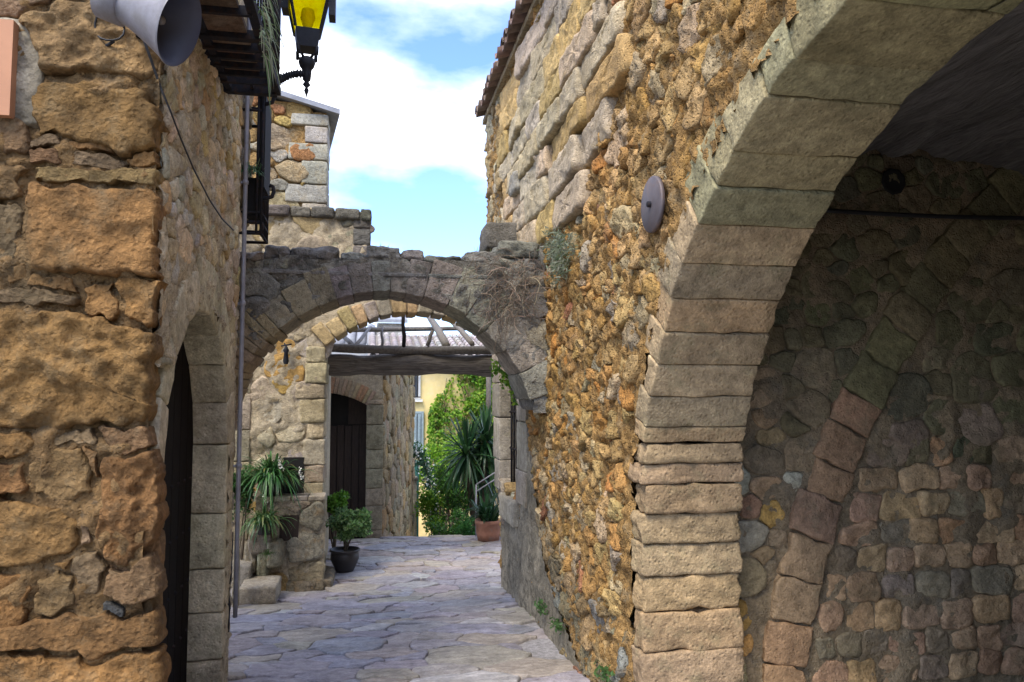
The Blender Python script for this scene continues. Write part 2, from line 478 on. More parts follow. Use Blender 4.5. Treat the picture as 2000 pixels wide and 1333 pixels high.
PROF = [(1.0, -1.0), (1.0, 0.25), (0.965, 0.66), (0.88, 0.90), (0.70, 1.0), (0.38, 1.02)]
DEEPL = [(1.0, -1.0), (1.0, 0.30), (0.988, 0.66), (0.965, 0.86), (0.93, 0.96)] + [(0.88 - 0.05 * k, 1.0) for k in range(17)]
FLATR = [(1.0, -1.0), (1.0, 0.45), (0.97, 0.82), (0.88, 0.98), (0.66, 1.0), (0.34, 1.0)]
FLAT = [(1.0, -1.0), (1.0, 0.35), (0.975, 0.85), (0.90, 1.0), (0.50, 1.0)]
DEEP = [(1.0, -1.0), (1.0, 0.30), (0.985, 0.66), (0.955, 0.86), (0.90, 0.96), (0.80, 1.0), (0.66, 1.0), (0.50, 1.0), (0.33, 1.0), (0.16, 1.0)]
def stone_vf(poly, pan, gap, h, depth, amp, n, ru, prof=PROF, freq=9.0, chaikin=0.16, rj=0.05, tilt=0.0, warp=0.0, wf=6.0):
    cu, cv = cen(poly)
    P = []
    for u, v in poly:
        d = math.hypot(u - cu, v - cv)
        k = max(0.3, 1 - gap / max(d, 1e-4))
        P.append((cu + (u - cu) * k, cv + (v - cv) * k))
    for _ in range(2):
        Q = []
        for i in range(len(P)):
            a, b = P[i], P[(i + 1) % len(P)]
            Q.append((a[0] + (b[0] - a[0]) * chaikin, a[1] + (b[1] - a[1]) * chaikin))
            Q.append((b[0] + (a[0] - b[0]) * chaikin, b[1] + (a[1] - b[1]) * chaikin))
        P = Q
    A = np.array(P + [P[0]])
    seg = np.hypot(*(A[1:] - A[:-1]).T)
    s = np.concatenate([[0], np.cumsum(seg)])
    t = np.linspace(0, s[-1], n, endpoint=False)
    ou, ov = np.interp(t, s, A[:, 0]), np.interp(t, s, A[:, 1])
    if np.sum(ou * np.roll(ov, -1) - np.roll(ou, -1) * ov) < 0:
        ou, ov = ou[::-1], ov[::-1]
    so = ru.uniform(0, 50)
    size = math.sqrt(max(area(poly), 1e-5))
    for i in range(n):
        k = 1 + rj * fr((ou[i] + so, ov[i], so), 2.2 / size, 3)
        ou[i], ov[i] = cu + (ou[i] - cu) * k, cv + (ov[i] - cv) * k
    if warp:
        for i in range(n):
            q = (ou[i], ov[i], 4.4)
            du_, dv_ = fr(q, wf, 3), fr((ou[i] + 31.7, ov[i], 8.1), wf, 3)
            ou[i] += warp * du_
            ov[i] += warp * dv_
        cu, cv = float(np.mean(ou)), float(np.mean(ov))
    tu, tv = ru.uniform(-tilt, tilt), ru.uniform(-tilt, tilt)
    V = []
    for sc_, hh in prof:
        for i in range(n):
            u, v = cu + (ou[i] - cu) * sc_, cv + (ov[i] - cv) * sc_
            if hh < 0:
                w = -depth
            else:
                w = hh * h + amp * crag((u + so, v, so), freq) * (0.5 + 0.5 * hh) + (u - cu) * tu + (v - cv) * tv
            V.append(pan.p(u, v, w))
    V.append(pan.p(cu, cv, prof[-1][1] * h + amp * crag((cu + so, cv, so), freq)))
    F = []
    m = len(prof)
    flip = np.dot(np.cross(pan.U, pan.V), pan.N) < 0
    for k in range(m - 1):
        for i in range(n):
            j = (i + 1) % n
            F.append((k * n + i, k * n + j, (k + 1) * n + j, (k + 1) * n + i))
    for i in range(n):
        F.append(((m - 1) * n + i, (m - 1) * n + (i + 1) % n, m * n))
    if flip:
        F = [tuple(reversed(f)) for f in F]
    return V, F

def sheet(parent, name, pan, bbox, keep, step, amp, mat, freq=6.0, w0=0.0, rough=True, wfun=None):
    u0, v0, u1, v1 = bbox
    nu, nv = max(1, int(round((u1 - u0) / step))), max(1, int(round((v1 - v0) / step)))
    V, F = [], []
    for j in range(nv + 1):
        for i in range(nu + 1):
            u, v = u0 + (u1 - u0) * i / nu, v0 + (v1 - v0) * j / nv
            V.append(pan.p(u, v, w0 + (wfun(u, v) if wfun else 0.0) + amp * (crag if rough else fr)((u, v, pan.O[0] * 3 + pan.O[1]), freq)))
    flip = np.dot(np.cross(pan.U, pan.V), pan.N) < 0
    for j in range(nv):
        for i in range(nu):
            if keep(u0 + (u1 - u0) * (i + .5) / nu, v0 + (v1 - v0) * (j + .5) / nv):
                a = j * (nu + 1) + i
                f = (a, a + 1, a + nu + 2, a + nu + 1)
                F.append(tuple(reversed(f)) if flip else f)
    used = sorted({i for f in F for i in f})
    mp_ = {o: i for i, o in enumerate(used)}
    return mk(name, [V[i] for i in used], [tuple(mp_[i] for i in f) for f in F], mat, parent)

def lay(parent, pan, polys, cfun, mat, ru, gap=0.008, h=(0.02, 0.05), depth=0.03, amp=0.012, n=14, prof=PROF, freq=9.0,
        name='stone', limit=295, stuff='small_stones', **kw):
    """stones from outlines; the largest become objects, the rest one joined part"""
    polys = sorted(polys, key=area, reverse=True)
    mb = MB()
    for i, poly in enumerate(polys):
        u, v = cen(poly)
        V, F = stone_vf(poly, pan, gap, ru.uniform(*h), depth, amp, n if i < limit else max(9, n - 5), ru, prof, freq, **kw)
        c = cfun(u, v, area(poly), ru)
        if i < limit:
            mk(name, V, F, mat, parent, True, c)
        else:
            mb.add(V, F, c)
    if mb.V:
        o = mb.build(stuff, mat, parent, True, True)
        o['kind'] = 'stuff'

def jit(c, ru, a=0.18, hue=0.06):
    k = 1 + ru.uniform(-a, a)
    return tuple(max(0.01, x * k * (1 + ru.uniform(-hue, hue))) for x in c)
def pick(ru, table):
    t = ru.random() * sum(w for w, _ in table)
    for w, c in table:
        t -= w
        if t <= 0:
            return c
    return table[-1][1]

def block_vf(c8, seg=5, r=0.015, amp=0.006, freq=10.0, so=0.0):
    """a dressed block: eight corners (000,100,110,010,001,101,111,011), rounded edges, uneven faces"""
    c8 = [np.array(c, dtype=float) for c in c8]
    L = [np.linalg.norm(c8[1] - c8[0]), np.linalg.norm(c8[3] - c8[0]), np.linalg.norm(c8[4] - c8[0])]
    rr = [min(0.45, 2 * r / max(l, 1e-4)) for l in L]
    def tri(a):
        x, y, z = (a + 1) / 2
        return ((c8[0] * (1 - x) + c8[1] * x) * (1 - y) + (c8[3] * (1 - x) + c8[2] * x) * y) * (1 - z) + \
               ((c8[4] * (1 - x) + c8[5] * x) * (1 - y) + (c8[7] * (1 - x) + c8[6] * x) * y) * z
    ctr = sum(c8) / 8
    V, F, idx = [], [], {}
    def coords(k):
        q = rr[k]
        inner = list(np.linspace(-1 + q, 1 - q, max(2, seg - 1)))
        return [-1, -1 + 0.35 * q] + inner + [1 - 0.35 * q, 1]
    def vert(a):
        key = tuple(round(float(x), 4) for x in a)
        if key in idx:
            return idx[key]
        a = np.array(a, dtype=float)
        inn = np.array([np.clip(a[k], -1 + rr[k], 1 - rr[k]) for k in range(3)])
        dlt = np.array([(a[k] - inn[k]) / rr[k] for k in range(3)])
        l = np.linalg.norm(dlt)
        if l > 1e-6:
            dlt = dlt / l
        p = tri(inn + dlt * np.array(rr))
        nrm = p - ctr
        nrm = nrm / max(np.linalg.norm(nrm), 1e-6)
        p = p + nrm * amp * crag(p + so, freq)
        idx[key] = len(V)
        V.append(p)
        return idx[key]
    for ax in range(3):
        b, c = (ax + 1) % 3, (ax + 2) % 3
        cb, cc = coords(b), coords(c)
        for sgn in (-1, 1):
            for i in range(len(cb) - 1):
                for j in range(len(cc) - 1):
                    q = []
                    for ii, jj in ((i, j), (i + 1, j), (i + 1, j + 1), (i, j + 1)):
                        a = [0, 0, 0]
                        a[ax], a[b], a[c] = sgn, cb[ii], cc[jj]
                        q.append(vert(a))
                    F.append(tuple(q) if sgn > 0 else tuple(reversed(q)))
    # make the winding point outward whatever the handedness of the corners
    if np.dot(np.cross(c8[1] - c8[0], c8[3] - c8[0]), c8[4] - c8[0]) < 0:
        F = [tuple(reversed(f)) for f in F]
    return V, F
def block(name, c8, mat, parent, col, **kw):
    V, F = block_vf(c8, **kw)
    return mk(name, V, F, mat, parent, True, col)
def bbox8(a, b):
    (x0, y0, z0), (x1, y1, z1) = a, b
    return [(x0, y0, z0), (x1, y0, z0), (x1, y1, z0), (x0, y1, z0), (x0, y0, z1), (x1, y0, z1), (x1, y1, z1), (x0, y1, z1)]
def wedge(pan, cu, cv, r0, r1, a0, a1, w0, w1):
    """a voussoir: angles a0..a1, radii r0..r1 (pairs allowed), depth w0..w1 along the panel's normal"""
    f = lambda r, a, w: pan.p(cu + r * math.cos(a), cv + r * math.sin(a), w)
    return [f(r0, a0, w0), f(r1, a0, w0), f(r1, a1, w0), f(r0, a1, w0), f(r0, a0, w1), f(r1, a0, w1), f(r1, a1, w1), f(r0, a1, w1)]
def fit_circle(pts):
    a = np.array([[2 * x, 2 * y, 1] for x, y in pts])
    b = np.array([x * x + y * y for x, y in pts])
    s = np.linalg.lstsq(a, b, rcond=None)[0]
    return s[0], s[1], math.sqrt(s[2] + s[0] ** 2 + s[1] ** 2)
def inpoly(u, v, poly):
    c = False
    for i in range(len(poly)):
        (x0, y0), (x1, y1) = poly[i - 1], poly[i]
        if (y0 > v) != (y1 > v) and u < (x1 - x0) * (v - y0) / (y1 - y0) + x0:
            c = not c
    return c

# ================================================================== GROUND AND STREET
def strip_mesh(name, x0, x1, ys, dz, mat, nx=2):
    V, F = [], []
    xs = np.linspace(x0, x1, nx)
    for y in ys:
        for x in xs:
            V.append((x, y, gz(y) + dz))
    for j in range(len(ys) - 1):
        for i in range(nx - 1):
            a = j * nx + i
            F.append((a, a + 1, a + nx + 1, a + nx))
    return mk(name, V, F, mat)
g = strip_mesh('ground', -700, 700, [-200] + list(np.linspace(-6, 22, 40)) + [60, 900], -0.05, 'soil', 5)
tag(g, 'brown garden soil under the street and beyond the crest', 'ground', kind='structure')
street = strip_mesh('street_paving', -2.4, 2.6, list(np.linspace(-5, 10.25, 60)), -0.006, 'bed', 3)
tag(street, 'narrow street paved with irregular violet grey flagstones', 'street', kind='structure')
ru = random.Random(11)
pbox = (-1.5, 2.6, 2.3, 10.2)
seeds = scatter(pbox, lambda u, v: (0.084 + 0.025 * (v < 5)) * ru.choice((0.55, 1.0, 1.5)), ru, 9000, aniso=1.7)
polys = cells(seeds, pbox, 1.7)
def on_street(u, v):
    if v < 4.8:
        return -0.85 < u < 1.32
    if v < 7.2:
        return -1.2 < u < 1.32
    return u > -0.5
polys = [p for p in polys if on_street(*cen(p)) and area(p) > 0.004]
class GroundPanel(Panel):
    def p(s, u, v, w=0.0):
        return np.array((u, v, gz(v) + w))
gp = GroundPanel((0, 0, 0), (1, 0, 0), (0, 1, 0), (0, 0, 1))
def pave_col(u, v, a, r):
    c = pick(r, [(4, (0.36, 0.33, 0.345)), (3, (0.38, 0.33, 0.31)), (2, (0.39, 0.345, 0.285)), (2, (0.33, 0.32, 0.355)), (1, (0.46, 0.44, 0.43))])
    return jit(c, r, 0.09, 0.03)
lay(street, gp, polys, pave_col, 'paving', ru, gap=0.0015, h=(0.002, 0.018), depth=0.012, amp=0.010, n=30, prof=FLAT, freq=5.0, name='flagstone', chaikin=0.06, rj=0.03, tilt=0.035, warp=0.075, wf=3.2, stuff='small_flagstones')

# ================================================================== LEFT HOUSE (rough pier, side wall with arched door)
LX, LY = -0.80, 3.10
lh = thing('stone_house', 'brown rubble house filling the left edge with a dark round-arched doorway', 'house', (LX - 0.8, LY + 0.9, 0.0))
pf = Panel((0, LY, 0), (1, 0, 0), (0, 0, 1), (0, -1, 0))
ps = Panel((LX, 0, 0), (0, 1, 0), (0, 0, 1), (1, 0, 0))
H_L = 5.4
mb = MB()
mb.box((-3.4, LY + 0.06, -0.2), (-1.02, 4.9, H_L))
mb.box((-1.02, LY + 0.06, 2.42), (LX - 0.03, 4.88, H_L))
mb.box((-1.6, 4.9, 2.72), (LX - 0.03, 5.22, H_L))
mb.build('wall_core', 'mort_pier', lh, False)
MAT['mort_pale'] = stone_mat('pale_mortar', grain=30, bump=0.9, dist=0.025, lichen=(0.30, 0.28, 0.22), lich=0.5, st=0.3, fixed=(0.52, 0.435, 0.30), pits=0.4)
sheet(lh, 'pier_mortar', pf, (-3.0, -0.1, LX, H_L), lambda u, v: True, 0.018, 0.055, 'mort_pier', 7.0, 0.030)
DC, DZ, DR = 3.95, 1.36, 0.69
def in_door(u, v, m=0.0):
    if v < DZ:
        return DC - DR - m < u < DC + DR + m
    return math.hypot(u - DC, v - DZ) < DR + m
sheet(lh, 'side_mortar', ps, (LY, -0.1, 4.88, H_L), lambda u, v: not in_door(u, v, 0.04) and not (u < DC - DR + 0.1 and v < DZ + 0.40), 0.025, 0.03, 'mort_pale', 12.0, 0.008)
sheet(lh, 'jetty_mortar', ps, (4.88, 2.72, 5.24, H_L), lambda u, v: True, 0.05, 0.02, 'mort_beige', 8.0, -0.01)
# the pier's own stones, outlined one by one
pier = [
 [(34, 30), (150, 0), (300, -10), (312, 90), (305, 150), (190, 140), (80, 138), (70, 90)],
 [(-60, -60), (30, -60), (140, -8), (30, 26), (-60, 30)],
 [(56, 152), (180, 160), (278, 172), (311, 205), (312, 292), (235, 302), (130, 268), (58, 262)],
 [(150, -20), (300, -20), (300, -150), (150, -150)], [(-20, -75), (140, -25), (140, -150), (-20, -150)],
 [(52, 270), (128, 272), (130, 289), (54, 292)], [(132, 274), (222, 284), (220, 300), (132, 294)], [(52, 296), (125, 294), (128, 316), (54, 318)],
 [(232, 305), (310, 297), (308, 320), (262, 330)], [(130, 300), (228, 306), (255, 328), (190, 332), (132, 318)],
 [(58, 322), (190, 336), (308, 328), (308, 362), (180, 362), (60, 352)],
 [(50, 357), (180, 366), (306, 368), (305, 545), (190, 540), (62, 530)],
 [(-60, 222), (44, 232), (50, 300), (-60, 306)], [(-60, 310), (20, 308), (46, 330), (40, 392), (-60, 398)], [(-60, 402), (46, 396), (48, 505), (20, 520), (-60, 515)],
 [(10, 525), (58, 510), (58, 548), (20, 552)], [(60, 536), (145, 542), (148, 572), (60, 560)],
 [(-60, 556), (55, 562), (148, 582), (145, 602), (-60, 590)],
 [(152, 560), (212, 548), (236, 600), (222, 628), (165, 618)], [(216, 548), (304, 550), (300, 640), (240, 622), (238, 590)],
 [(-60, 600), (145, 608), (222, 632), (304, 648), (300, 742), (292, 828), (180, 836), (60, 842), (-60, 836)],
 [(-60, 842), (50, 846), (96, 862), (40, 888), (-60, 900)], [(100, 848), (186, 840), (196, 872), (150, 868), (104, 866)],
 [(196, 838), (292, 832), (296, 872), (205, 890)],
 [(56, 905), (112, 872), (160, 878), (184, 915), (180, 962), (104, 982), (58, 965)],
 [(-60, 905), (50, 895), (52, 965), (-60, 978)], [(160, 872), (198, 880), (194, 935), (186, 912)],
 [(-60, 985), (60, 986), (138, 988), (152, 1030), (140, 1072), (60, 1108), (-60, 1118)],
 [(198, 898), (296, 878), (316, 930), (306, 1010), (298, 1075), (250, 1110), (205, 1098), (190, 1000)],
 [(146, 985), (188, 970), (186, 1010), (158, 1025)], [(158, 1032), (186, 1018), (190, 1060), (150, 1070)],
 [(62, 1128), (110, 1118), (146, 1124), (146, 1188), (100, 1206), (60, 1204)],
 [(142, 1080), (196, 1072), (204, 1112), (186, 1166), (152, 1166)],
 [(-60, 1126), (56, 1116), (52, 1160), (46, 1232), (-60, 1240)], [(100, 1112), (138, 1084), (142, 1112)],
 [(206, 1108), (252, 1116), (300, 1086), (312, 1180), (250, 1178), (192, 1170)],
 [(192, 1180), (246, 1180), (242, 1196), (196, 1196)],
 [(54, 1212), (150, 1196), (250, 1200), (308, 1192), (318, 1262), (200, 1282), (-60, 1268), (-60, 1246)],
 [(-60, 1276), (200, 1290), (320, 1270), (318, 1400), (-60, 1400)],
 [(0, 1408), (320, 1408), (320, 1500), (0, 1500)],
]
ru = random.Random(5)
CRAG_OCT[0] = 3
for k, pp in enumerate(pier):
    q = []
    for x, y in pp:
        w = PX(x, y, Y=LY - 0.05)
        q.append((w.x, w.z))
    c = jit(pick(ru, [(5, (0.265, 0.145, 0.052)), (3, (0.25, 0.155, 0.07)), (2, (0.21, 0.145, 0.08))]), ru, 0.14, 0.05)
    if k == len(pier) - 4:
        c = (0.10, 0.10, 0.095)
    a = area(q)
    V, F = stone_vf(q, pf, 0.004, 0.055 + 0.02 * min(1, a / 0.15), 0.06, (0.044 if k in (0, 20, 28) else 0.020), 150, ru, DEEPL, (7.0 if k in (0, 20, 28) else 5.5), 0.06, 0.03, 0.08, 0.028, 10.0)
    mk('stone', V, F, 'pier', lh, True, c)
CRAG_OCT[0] = 4
bb = (-2.95, 0.0, -0.85, 4.9)
seeds = scatter(bb, lambda u, v: 0.15, ru, 1500, aniso=1.5)
edge = PX(-62, 600, Y=LY - 0.05).x
lay(lh, pf, [q for q in cells(seeds, bb, 1.5) if cen(q)[0] < edge - 0.10 or cen(q)[1] > PX(150, -160, Y=LY - 0.05).z + 0.12],
    lambda u, v, a_, r: jit((0.26, 0.15, 0.06), r, 0.15), 'pier', ru, gap=0.006, h=(0.05, 0.075), depth=0.06, amp=0.04, n=34, prof=DEEP, freq=7.5, limit=90, warp=0.03, wf=8, chaikin=0.08)
# side wall stones
bb = (LY + 0.02, 0.0, 4.88, 4.4)
seeds = scatter(bb, lambda u, v: 0.034 if v > 2.3 else 0.045, ru, 7000, aniso=1.1)
polys = [p for p in cells(seeds, bb, 1.1) if not in_door(*cen(p), 0.30 if cen(p)[1] > DZ else 0.24) and cen(p)[1] > 0.2]
polys = [p for p in polys if not (cen(p)[0] < DC - DR and cen(p)[1] < DZ)]
def side_col(u, v, a, r):
    return jit(pick(r, [(4, (0.56, 0.47, 0.33)), (3, (0.53, 0.42, 0.26)), (2, (0.50, 0.45, 0.36)), (1, (0.54, 0.40, 0.20))]), r, 0.18)
lay(lh, ps, polys, side_col, 'ashlar', ru, gap=0.003, h=(0.004, 0.03), depth=0.03, amp=0.016, n=16, limit=150, warp=0.02, wf=14)
bb = (4.88, 2.72, 5.24, 4.2)
seeds = scatter(bb, lambda u, v: 0.06, ru, 900)
lay(lh, ps, cells(seeds, bb), side_col, 'rubble', ru, gap=0.006, h=(0.008, 0.03), depth=0.03, amp=0.012, n=13, limit=50)
# door surround: dressed voussoirs and jamb blocks
dcol = (0.52, 0.45, 0.31)
na = 9
for i in range(na):
    a0, a1 = math.pi * i / na, math.pi * (i + 1) / na
    block('voussoir', wedge(ps, DC, DZ, DR, DR + (0.27 if i < 5 else 0.20 if i < 7 else 0.13), a0 + 0.003, a1 - 0.003, -0.19, 0.012 + ru.uniform(0, .006)), 'dressed', lh, jit(dcol, ru, 0.08, 0.03), seg=6, r=0.012, amp=0.008, so=i)
hz = [-0.1, 0.16, 0.42, 0.66, 0.97, DZ]
for z0, z1 in zip(hz[:-1], hz[1:]):
    block('jamb_block', bbox8((LX - 0.19, DC + DR, z0 + 0.003), (LX + 0.014, 4.87, z1 - 0.003)), 'dressed', lh, jit(dcol, ru, 0.08, 0.03), seg=6, r=0.012, amp=0.008, so=z0)
for z0, z1 in zip([-0.1, 0.15, 0.38, 0.66, 0.9, 1.12], [0.15, 0.38, 0.66, 0.9, 1.12, 1.36]):
    w = ru.uniform(0.0, 0.05)
    block('jamb_block', bbox8((LX - 0.2, LY + 0.0, z0), (LX + 0.03 - w * 0.4, DC - DR + w - 0.02, z1)), 'pier', lh, jit((0.28, 0.18, 0.085), ru, 0.12), seg=8, r=0.03, amp=0.03, freq=8, so=z0 * 7)
block('shelf_stone', bbox8((LX - 0.06, LY + 0.05, 1.765), (LX + 0.03, LY + 0.20, 1.79)), 'dressed', lh, (0.30, 0.26, 0.17), seg=5, r=0.012, amp=0.01)
# door leaf
door = MB()
door.box((-1.010, DC - DR, -0.1), (-1.0, DC + DR, 2.2))
door = door.build('door', 'blackwood', lh, False)
for k in range(9):
    y0 = DC - DR + k * 2 * DR / 9
    m = MB()
    m.box((-1.0, y0 + 0.004, -0.1), (-0.97, y0 + 2 * DR / 9 - 0.004, 2.1))
    m.build('plank', 'blackwood', door, False)
for z in (0.35, 0.62, 0.9, 1.18):
    for k in range(10):
        m = MB()
        m.lathe([(0.0, 0.012), (0.008, 0.008), (0.011, 0.0)], (-0.97, DC - DR + 0.06 + k * 0.14, z), (1, 0, 0), 7)
        m.build('stud', 'iron', door)

# ================================================================== RIGHT HOUSE (rubble wall, great arch, window, eaves)
RX = 1.28
AC, AZ, AR = 1.558, 0.80, 1.938
rh = thing('stone_house', 'tall orange rubble house along the right side with a great round arch opening', 'house', (RX + 1.5, 4.0, 0.0))
pr = Panel((RX, 0, 0), (0, 1, 0), (0, 0, 1), (-1, 0, 0))
H_R = 4.62
def yend(z):
    return float(np.interp(z, [-0.3, 0.2, 1.3, 2.2, 3.5, 5], [7.2, 7.3, 7.62, 7.85, 8.15, 8.2]))
def in_arch(u, v, m=0.0):
    if v < AZ:
        return AC - AR - m < u < AC + AR + m
    return math.hypot(u - AC, v - AZ) < AR + m
WY0, WY1, WZ0, WZ1 = 6.42, 7.20, 0.80, 2.05
def in_win(u, v, m=0.0):
    return WY0 - m < u < WY1 + m and WZ0 - m < v < WZ1 + m
cem = [(PX(x, y, X=RX).y, PX(x, y, X=RX).z) for x, y in [(984, 1012), (1022, 1015), (1022, 900), (1036, 850), (1046, 880), (1052, 960), (1062, 1040), (1072, 1110), (1090, 1170), (1120, 1240), (1138, 1296), (1080, 1280), (984, 1190)]]
sheet(rh, 'wall_mortar', pr, (-0.6, -0.35, 8.2, H_R), lambda u, v: u < yend(v) and not in_arch(u, v, 0.11) and not in_win(u, v) and not (WY0 - 0.3 < u < WY1 + 0.6 and 0.45 < v < WZ1 + .1), 0.020, 0.045, 'mort_warm', 13.0, 0.014, True, lambda u, v: -0.03 if inpoly(u, v, cem) or (2.75 < v < 4.5 and 3.6 < u < 7.05) else 0.0)
mb = MB()
mb.box((RX + 0.34, 3.70, -0.4), (7.0, 7.15, H_R))
mb.box((RX + 0.34, 7.15, 2.1), (7.0, 8.1, H_R))
mb.box((RX + 0.05, -1.6, 3.12), (7.0, 3.71, H_R))
mb.box((RX + 0.05, -3.5, -0.2), (7.0, -1.6, H_R))
mb.box((RX + 0.05, -1.6, -0.2), (RX + 0.48, AC - AR - 0.02, 3.12))
mb.box((5.2, -1.6, -0.2), (7.0, 3.7, 3.12))
mb.build('wall_core', 'mort_warm', rh, False)
# the wall behind the arch ring, seen only from the passage
pb = Panel((RX + 0.475, 0, 0), (0, 1, 0), (0, 0, 1), (1, 0, 0))
sheet(rh, 'inner_mortar', pb, (-1.6, -0.2, 3.72, 3.12), lambda u, v: not in_arch(u, v, 0.06), 0.05, 0.015, 'mort_grey')
mb = MB()
for k in range(12):
    z0, z1 = -0.3 + k * 0.41, -0.3 + (k + 1) * 0.41
    mb.add([(RX + .02, yend(z0), z0), (7.0, yend(z0), z0), (7.0, yend(z1), z1), (RX + .02, yend(z1), z1)], [(0, 1, 2, 3)])
mb.build('end_wall', 'mort_beige', rh, False)
ASH0, ASH1 = 2.80, 4.50
def ash_near(z):
    return 3.75 + 0.35 * math.sin(z * 7.0) - 0.25 * (z - 3.4)
def in_ash(u, v):
    return ASH0 - 0.10 * math.sin(u * 3) < v < ASH1 and ash_near(v) < u < 7.05
ru = random.Random(21)
bb = (0.9, -0.3, 8.2, H_R)
def rrub(u, v):
    if u < 3.6 and v > 2.5:
        return 0.047
    if v < 0.7:
        return 0.044
    if u > 6.9:
        return 0.075
    return 0.040 if fr((u, v, 9), 1.2, 3) < 0.15 else 0.028
seeds = scatter(bb, rrub, ru, 26000, aniso=1.15)
RW = AR + 0.24
polys = []
for p in cells(seeds, bb, 1.15):
    u, v = cen(p)
    if in_arch(u, v, 0.22) or in_win(u, v, 0.02) or in_ash(u, v) or u > yend(v) - 0.03 or inpoly(u, v, cem) or v < gz(u) - 0.1:
        continue
    if WY0 - 0.48 < u < WY1 + 0.55 and WZ0 < v < WZ1 + .1:
        continue
    polys.append(p)
def rub_col(u, v, a, r):
    nz = fr((u, v, 3.3), 0.9, 3)
    if u > 6.9:
        c = pick(r, [(3, (0.44, 0.37, 0.26)), (2, (0.46, 0.35, 0.19)), (1, (0.48, 0.32, 0.13))])
    elif v < 0.55 + 0.3 * nz:
        c = pick(r, [(3, (0.27, 0.225, 0.14)), (2, (0.34, 0.24, 0.12)), (1, (0.30, 0.29, 0.25)), (1, (0.33, 0.17, 0.10))])
    else:
        c = pick(r, [(4, (0.50, 0.29, 0.095)), (4, (0.52, 0.345, 0.145)), (2.2, (0.52, 0.40, 0.23)), (0.6, (0.46, 0.385, 0.27)), (0.35, (0.42, 0.19, 0.10)), (0.8, (0.52, 0.25, 0.07))])
    return jit(c, r, 0.2, 0.05)
lay(rh, pr, polys, rub_col, 'rubble', ru, gap=0.002, h=(0.006, 0.042), depth=0.05, amp=0.026, n=22, limit=240, freq=18, rj=0.08, tilt=0.28, chaikin=0.05, prof=FLATR, warp=0.022, wf=16)
# the big grey courses high on the wall
polys = []
z = ASH0 - 0.05
while z < ASH1 - 0.05:
    hh = ru.uniform(0.17, 0.25)
    u = ash_near(z + hh / 2) + ru.uniform(-0.1, 0.1)
    while u < 6.95:
        l = ru.uniform(0.40, 0.95)
        if ru.random() < 0.12:
            l = ru.uniform(0.12, 0.2)
        j = lambda s=0.018: ru.uniform(-s, s)
        polys.append([(u + j(), z + j()), (u + l + j(), z + j()), (u + l + j(), z + hh + j()), (u + l * 0.5, z + hh + j()), (u + j(), z + hh + j())])
        u += l
    z += hh
def ash_col(u, v, a, r):
    return jit(pick(r, [(4, (0.50, 0.40, 0.26)), (3, (0.46, 0.385, 0.27)), (2, (0.52, 0.36, 0.15)), (1, (0.42, 0.36, 0.27))]), r, 0.14, 0.04)
lay(rh, pr, polys, ash_col, 'ashlar', ru, gap=0.005, h=(0.04, 0.07), depth=0.07, amp=0.018, n=44, freq=9, prof=DEEP, limit=300, chaikin=0.06, rj=0.02, tilt=0.07, warp=0.012, wf=9, name='ashlar_block')
# great arch: voussoirs and the jamb courses below them
js = [PX(x, y, X=RX) for x, y in [(1268, 868), (1274, 839), (1279, 774), (1290, 710), (1304, 648), (1322, 584), (1344, 514), (1376, 442), (1408, 372), (1444, 303), (1506, 186), (1560, 112)]]
angs = [math.atan2(p.z - AZ, p.y - AC) for p in js]
angs = [a for a in angs]
while angs[-1] < math.pi * 0.97:
    angs.append(angs[-1] + ru.uniform(0.085, 0.16))
z_spr = AZ + AR * math.sin(angs[0])
vcol = [(0.45, 0.31, 0.165), (0.39, 0.30, 0.18), (0.46, 0.34, 0.19), (0.40, 0.30, 0.17)]
for i in range(len(angs) - 1):
    up_ = min(1.0, i / 8)
    rr_ = AR + (ru.uniform(0.10, 0.20) if i < 4 else ru.uniform(0.14, 0.28))
    c = jit(vcol[i % 4], ru, 0.07, 0.03)
    c = tuple(x * (1 - 0.12 * up_) for x in c)
    if i > 6:
        c = jit((0.33, 0.285, 0.16), ru, 0.12, 0.05)
    block('voussoir', wedge(pr, AC, AZ, AR + ru.uniform(-.006, .006), rr_, angs[i] + 0.0015, angs[i + 1] - 0.0015, -0.475, 0.020 + ru.uniform(-.006, .010)), 'dressed', rh, c, seg=9, r=0.007, amp=0.011, freq=9, so=i * 3.1)
jy = [868, 905, 945, 1002, 1062, 1126, 1196, 1272, 1345, 1430]
yy0 = AC + math.sqrt(AR * AR - (z_spr - AZ) ** 2)
for k in range(len(jy) - 1):
    zt = PX(1258, jy[k], X=RX).z if k else z_spr
    zb = PX(1258, jy[k + 1], X=RX).z
    inset = -0.02 * min(k, 3) / 3
    o = ru.uniform(-0.012, 0.014)
    block('jamb_block', bbox8((RX - 0.02 + ru.uniform(-.012, .012), yy0 + 0.015 + 0.008 * min(k, 5) + o, zb + 0.002), (RX + 0.475, yy0 + 0.16 + ru.uniform(0, .05), zt - 0.002)), 'dressed', rh,
          jit((0.36, 0.255, 0.145), ru, 0.10, 0.05), seg=12, r=0.014, amp=0.022, freq=9, so=k * 5.3)
# cement patch round the window foot
sheet(rh, 'cement_patch', pr, (4.4, -0.3, 7.7, 1.6), lambda u, v: (inpoly(u, v, cem) or (4.4 < u and v < gz(u) + 0.06 + 0.05 * math.sin(u * 9))) and u < yend(v), 0.03, 0.02, 'cement', 4.0, 0.026)
